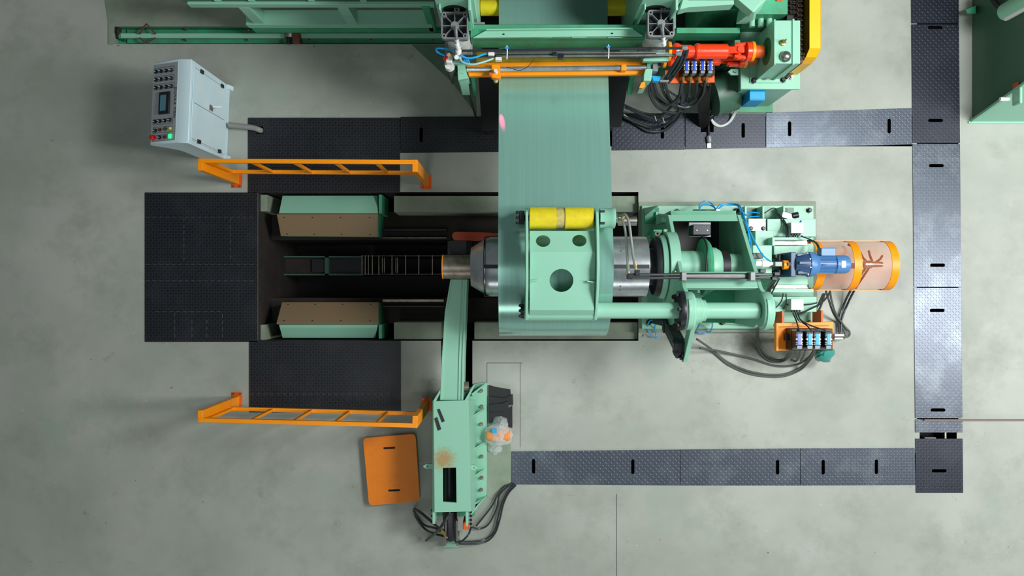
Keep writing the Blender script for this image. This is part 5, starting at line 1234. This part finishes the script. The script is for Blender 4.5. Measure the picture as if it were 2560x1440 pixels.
obj('post',Wb(Xz(1695,1.2),2.56,.01,Xz(1709,1.2),2.64,1.0),GREEN_D,t,bevel=.004)
obj('back_panel',Wb(2.05,2.9,.01,2.45,3.5,1.35),GREEN_G,t,bevel=.004)
obj('slanted_cover',Hp([(1840,60,1.3),(1880,60,1.3),(1900,0,1.3),(1850,0,1.3)],[(1880,30,1.62),(1886,30,1.62),(1915,0,1.62),(1905,0,1.62)]),GREEN,t)
for x in (1760,1800): obj('dark_rail',Bx(x,20,x+5,66,.35,.30),BLACKM,t)
obj('bay_floor',Bx(1692,14,1850,70,.25,.012),PITD,t)
obj('bay_floor_front',Bx(1690,86,1860,175,.03,.012),PITD,t)

# ================================================================== RAIL CAR, TRENCH RAIL (top left)
t=thing('rail_car_frame','green steel frame with slanting posts on a wheel above the floor rail, top left','frame',(-1.8,3.0,0))
obj('top_beam',Bx(468,3,1085,11,1.05,.95),GREEN,t,bevel=.004)
obj('top_plate',Bx(456,-30,1085,2,1.06,1.03),GREEN_DK,t)
obj('bottom_beam',Wb(-3.08,3.045,.34,-.93,3.22,.45),GREEN,t,bevel=.004)
obj('bottom_web',Wb(-3.06,3.05,.16,-.93,3.08,.40),GREEN_D,t)
for x in (-2.92,-1.84): obj('post',Wb(x-.07,3.06,.45,x+.05,3.19,.95),GREEN,t,bevel=.004)
obj('post',Wb(-.98,3.05,.2,-.90,3.19,1.0),GREEN_D,t,bevel=.004)
for x in (535,620,770,900): obj('top_cleat',Bx(x,-1,x+16,2,1.09,1.05),GREEN,t)
obj('wheel',MB().lathe((-2.70,3.17-.14,.02),(-2.70,3.17,.02),[(0,0),(0,.055),(.1,.06),(.8,.075),(1,.075),(1,0)],24),STEELD,t,label='bare steel guide wheel')
obj('wheel_pin',Cy((-2.70,2.95,.05),(-2.70,3.03,.05),.025,12),BLACKM,t)
t=thing('floor_rail','green rail bar along the narrow trench at the top left, with hold-down bolts','rail',(-2.8,3.1,-.1))
obj('rail_bed',Bx(318,74,1108,108,-.095,-.118),GREEN_D,t)
obj('rail_bar',Bx(301,83,1108,95,-.03,-.095),GREEN,t,bevel=.004)
obj('rail_end',Bx(296,82,318,96,-.035,-.09),GREEN_D,t)
bolts(t,[V(x,100,-.095) for x in (312,465,619,774,928,1082)]+[V(x,74,-.095) for x in (466,621,775,930)],.014,.05,STEEL)
for q in ([(345,84),(364,59),(368,59),(350,86)],[(364,59),(368,59),(390,84),(386,86)],[(345,95),(350,93),(368,108),(364,109)],[(386,93),(390,95),(368,108),(364,107)]):
    obj('rusty_flat',Pz(q,.012,.004),RUST,t)
obj('brown_stop_block',Bx(731,82,748,107,.06,-.09),RUST,t,bevel=.003,label='rusty brown stop block')
obj('debris_pad',crumple(292,78,12,20,-.1,.10,12),PITW,t)
random.seed(7)
solo('trench_edge',Bx(271,56,283,111,.014,-.1),CONC,'pale concrete kerb closing the left end of the rail trench','kerb')

# orange-red cross piece beneath the mandrel nose, and bracket
t=thing('pit_carriage','faded red-orange rounded bar with dark bracket low in the pit behind the mandrel nose','carriage',V(1190,590,-.5))
obj('red_bar',Pz([(1262,584),(1262,600)]+[(1140+10*math.cos(a),590+11*math.sin(a)) for a in [math.radians(90+i*22.5) for i in range(9)]]+[(1200,580)],-.15,-.35),REDD,t,bevel=.004)
obj('bracket_plate',Pz([(1119,603),(1180,603),(1180,640),(1119,640)],-.2,-.25),BLACKM,t)
obj('carriage_body',Bx(1122,602,1262,640,-.3,-1.7),BLACKM,t)

# ================================================================== GREEN TANK (top right)
t=thing('green_tank','green steel tank, left side painted as in shade, with sloping front and white-topped fittings at the top right corner','tank',(6.2,3.2,0))
zT=1.35
f0=V(2430,303,0); 
bot=[(f0.x,f0.y,.005),(8.2,f0.y,.005),(8.2,5.4,.005),(f0.x,5.4,.005)]
topp=[(f0.x,2.30,zT),(8.2,2.30,zT),(8.2,5.0,zT),(f0.x,5.0,zT)]
obj('tank_body',MB().hull8(bot,topp),GREEN_DK,t,bevel=.004)  # shade of the tank's left side is put into the dark green
nn=(Vector(topp[1])-Vector(bot[1])).cross(Vector(bot[0])-Vector(bot[1])).normalized()
if nn.y>0: nn=-nn
obj('lit_front_sheet',MB().hull8([Vector(bot[0])+nn*.002,Vector(bot[1])+nn*.002,Vector(topp[1])+nn*.002,Vector(topp[0])+nn*.002],[Vector(bot[0])+nn*.012,Vector(bot[1])+nn*.012,Vector(topp[1])+nn*.012,Vector(topp[0])+nn*.012]),GREEN,t)  # tank paint in its lit tone, laid over the darker body
obj('edge_flange',MB().bar(V(2431,303,.01)+Vector((-.02,0,0)),Vector((f0.x-.02,2.30,zT)),.02,.03),GREEN,t)
obj('foot_rail',Wb(f0.x-.05,2.0,.002,8.2,f0.y,.02),GREEN,t)
zt=.35
obj('corner_gusset',Hp([(2414,24,.005),(2440,14,.005),(2440,34,.005),(2418,34,.005)],[(2414,24,.18),(2440,14,.18),(2440,34,.18),(2418,34,.18)]),GREEN_D,t)
obj('drain_block',Wb(f0.x-.12,f0.y+.22,.30,f0.x+.02,f0.y+.40,.42),GREEN,t) if False else None
xs_=f0.x-.01
def onface(px,py): # point on the tank's left face seen at a pixel
    k=xs_/(px-1280); z=D-k*F; return Vector((xs_,(720-py)*k,z))
p=onface(2545,240); obj('sight_block',Wb(p.x-.03,p.y-.10,p.z-.06,p.x,p.y+.08,p.z+.08),GREEN,t,bevel=.01)
p=onface(2536,248); obj('drain_tap',Cy((p.x-.06,p.y,p.z),(p.x-.16,p.y,p.z),.022,12),WHITE,t)
p=onface(2539,214); obj('red_tag',Wb(p.x-.01,p.y-.03,p.z-.04,p.x,p.y+.03,p.z+.06),REDD,t,bevel=.004)
p=onface(2545,34); obj('white_pipe',Cy((p.x-.04,p.y,p.z-.15),(p.x-.04,p.y,p.z+.4),.03,14),WHITE,t)
obj('side_motor',Cy(onface(2548,14)+Vector((-.02,0,-.2)),onface(2548,14)+Vector((-.02,0,.5)),.10,20),GREEN,t)
obj('hose',MB().tube([onface(2485,-14)+Vector((-.05,0,0)),onface(2500,8)+Vector((-.05,0,0)),onface(2515,24)+Vector((-.05,0,0)),onface(2528,31)+Vector((-.04,0,0))],.03,12),BLACK,t)

# laser line sensor beam: red spot on the strip edge
l=bpy.data.lights.new('laser_spot','SPOT'); l.energy=160; l.color=(1,.03,.16); l.spot_size=.17; l.spot_blend=1; l.shadow_soft_size=.004
o=bpy.data.objects.new('laser_spot',l); C.objects.link(o); tgt=V(1256,309,1.55); o.location=V(1240,207,1.60); o.rotation_euler=(tgt-o.location).to_track_quat('-Z','Y').to_euler()
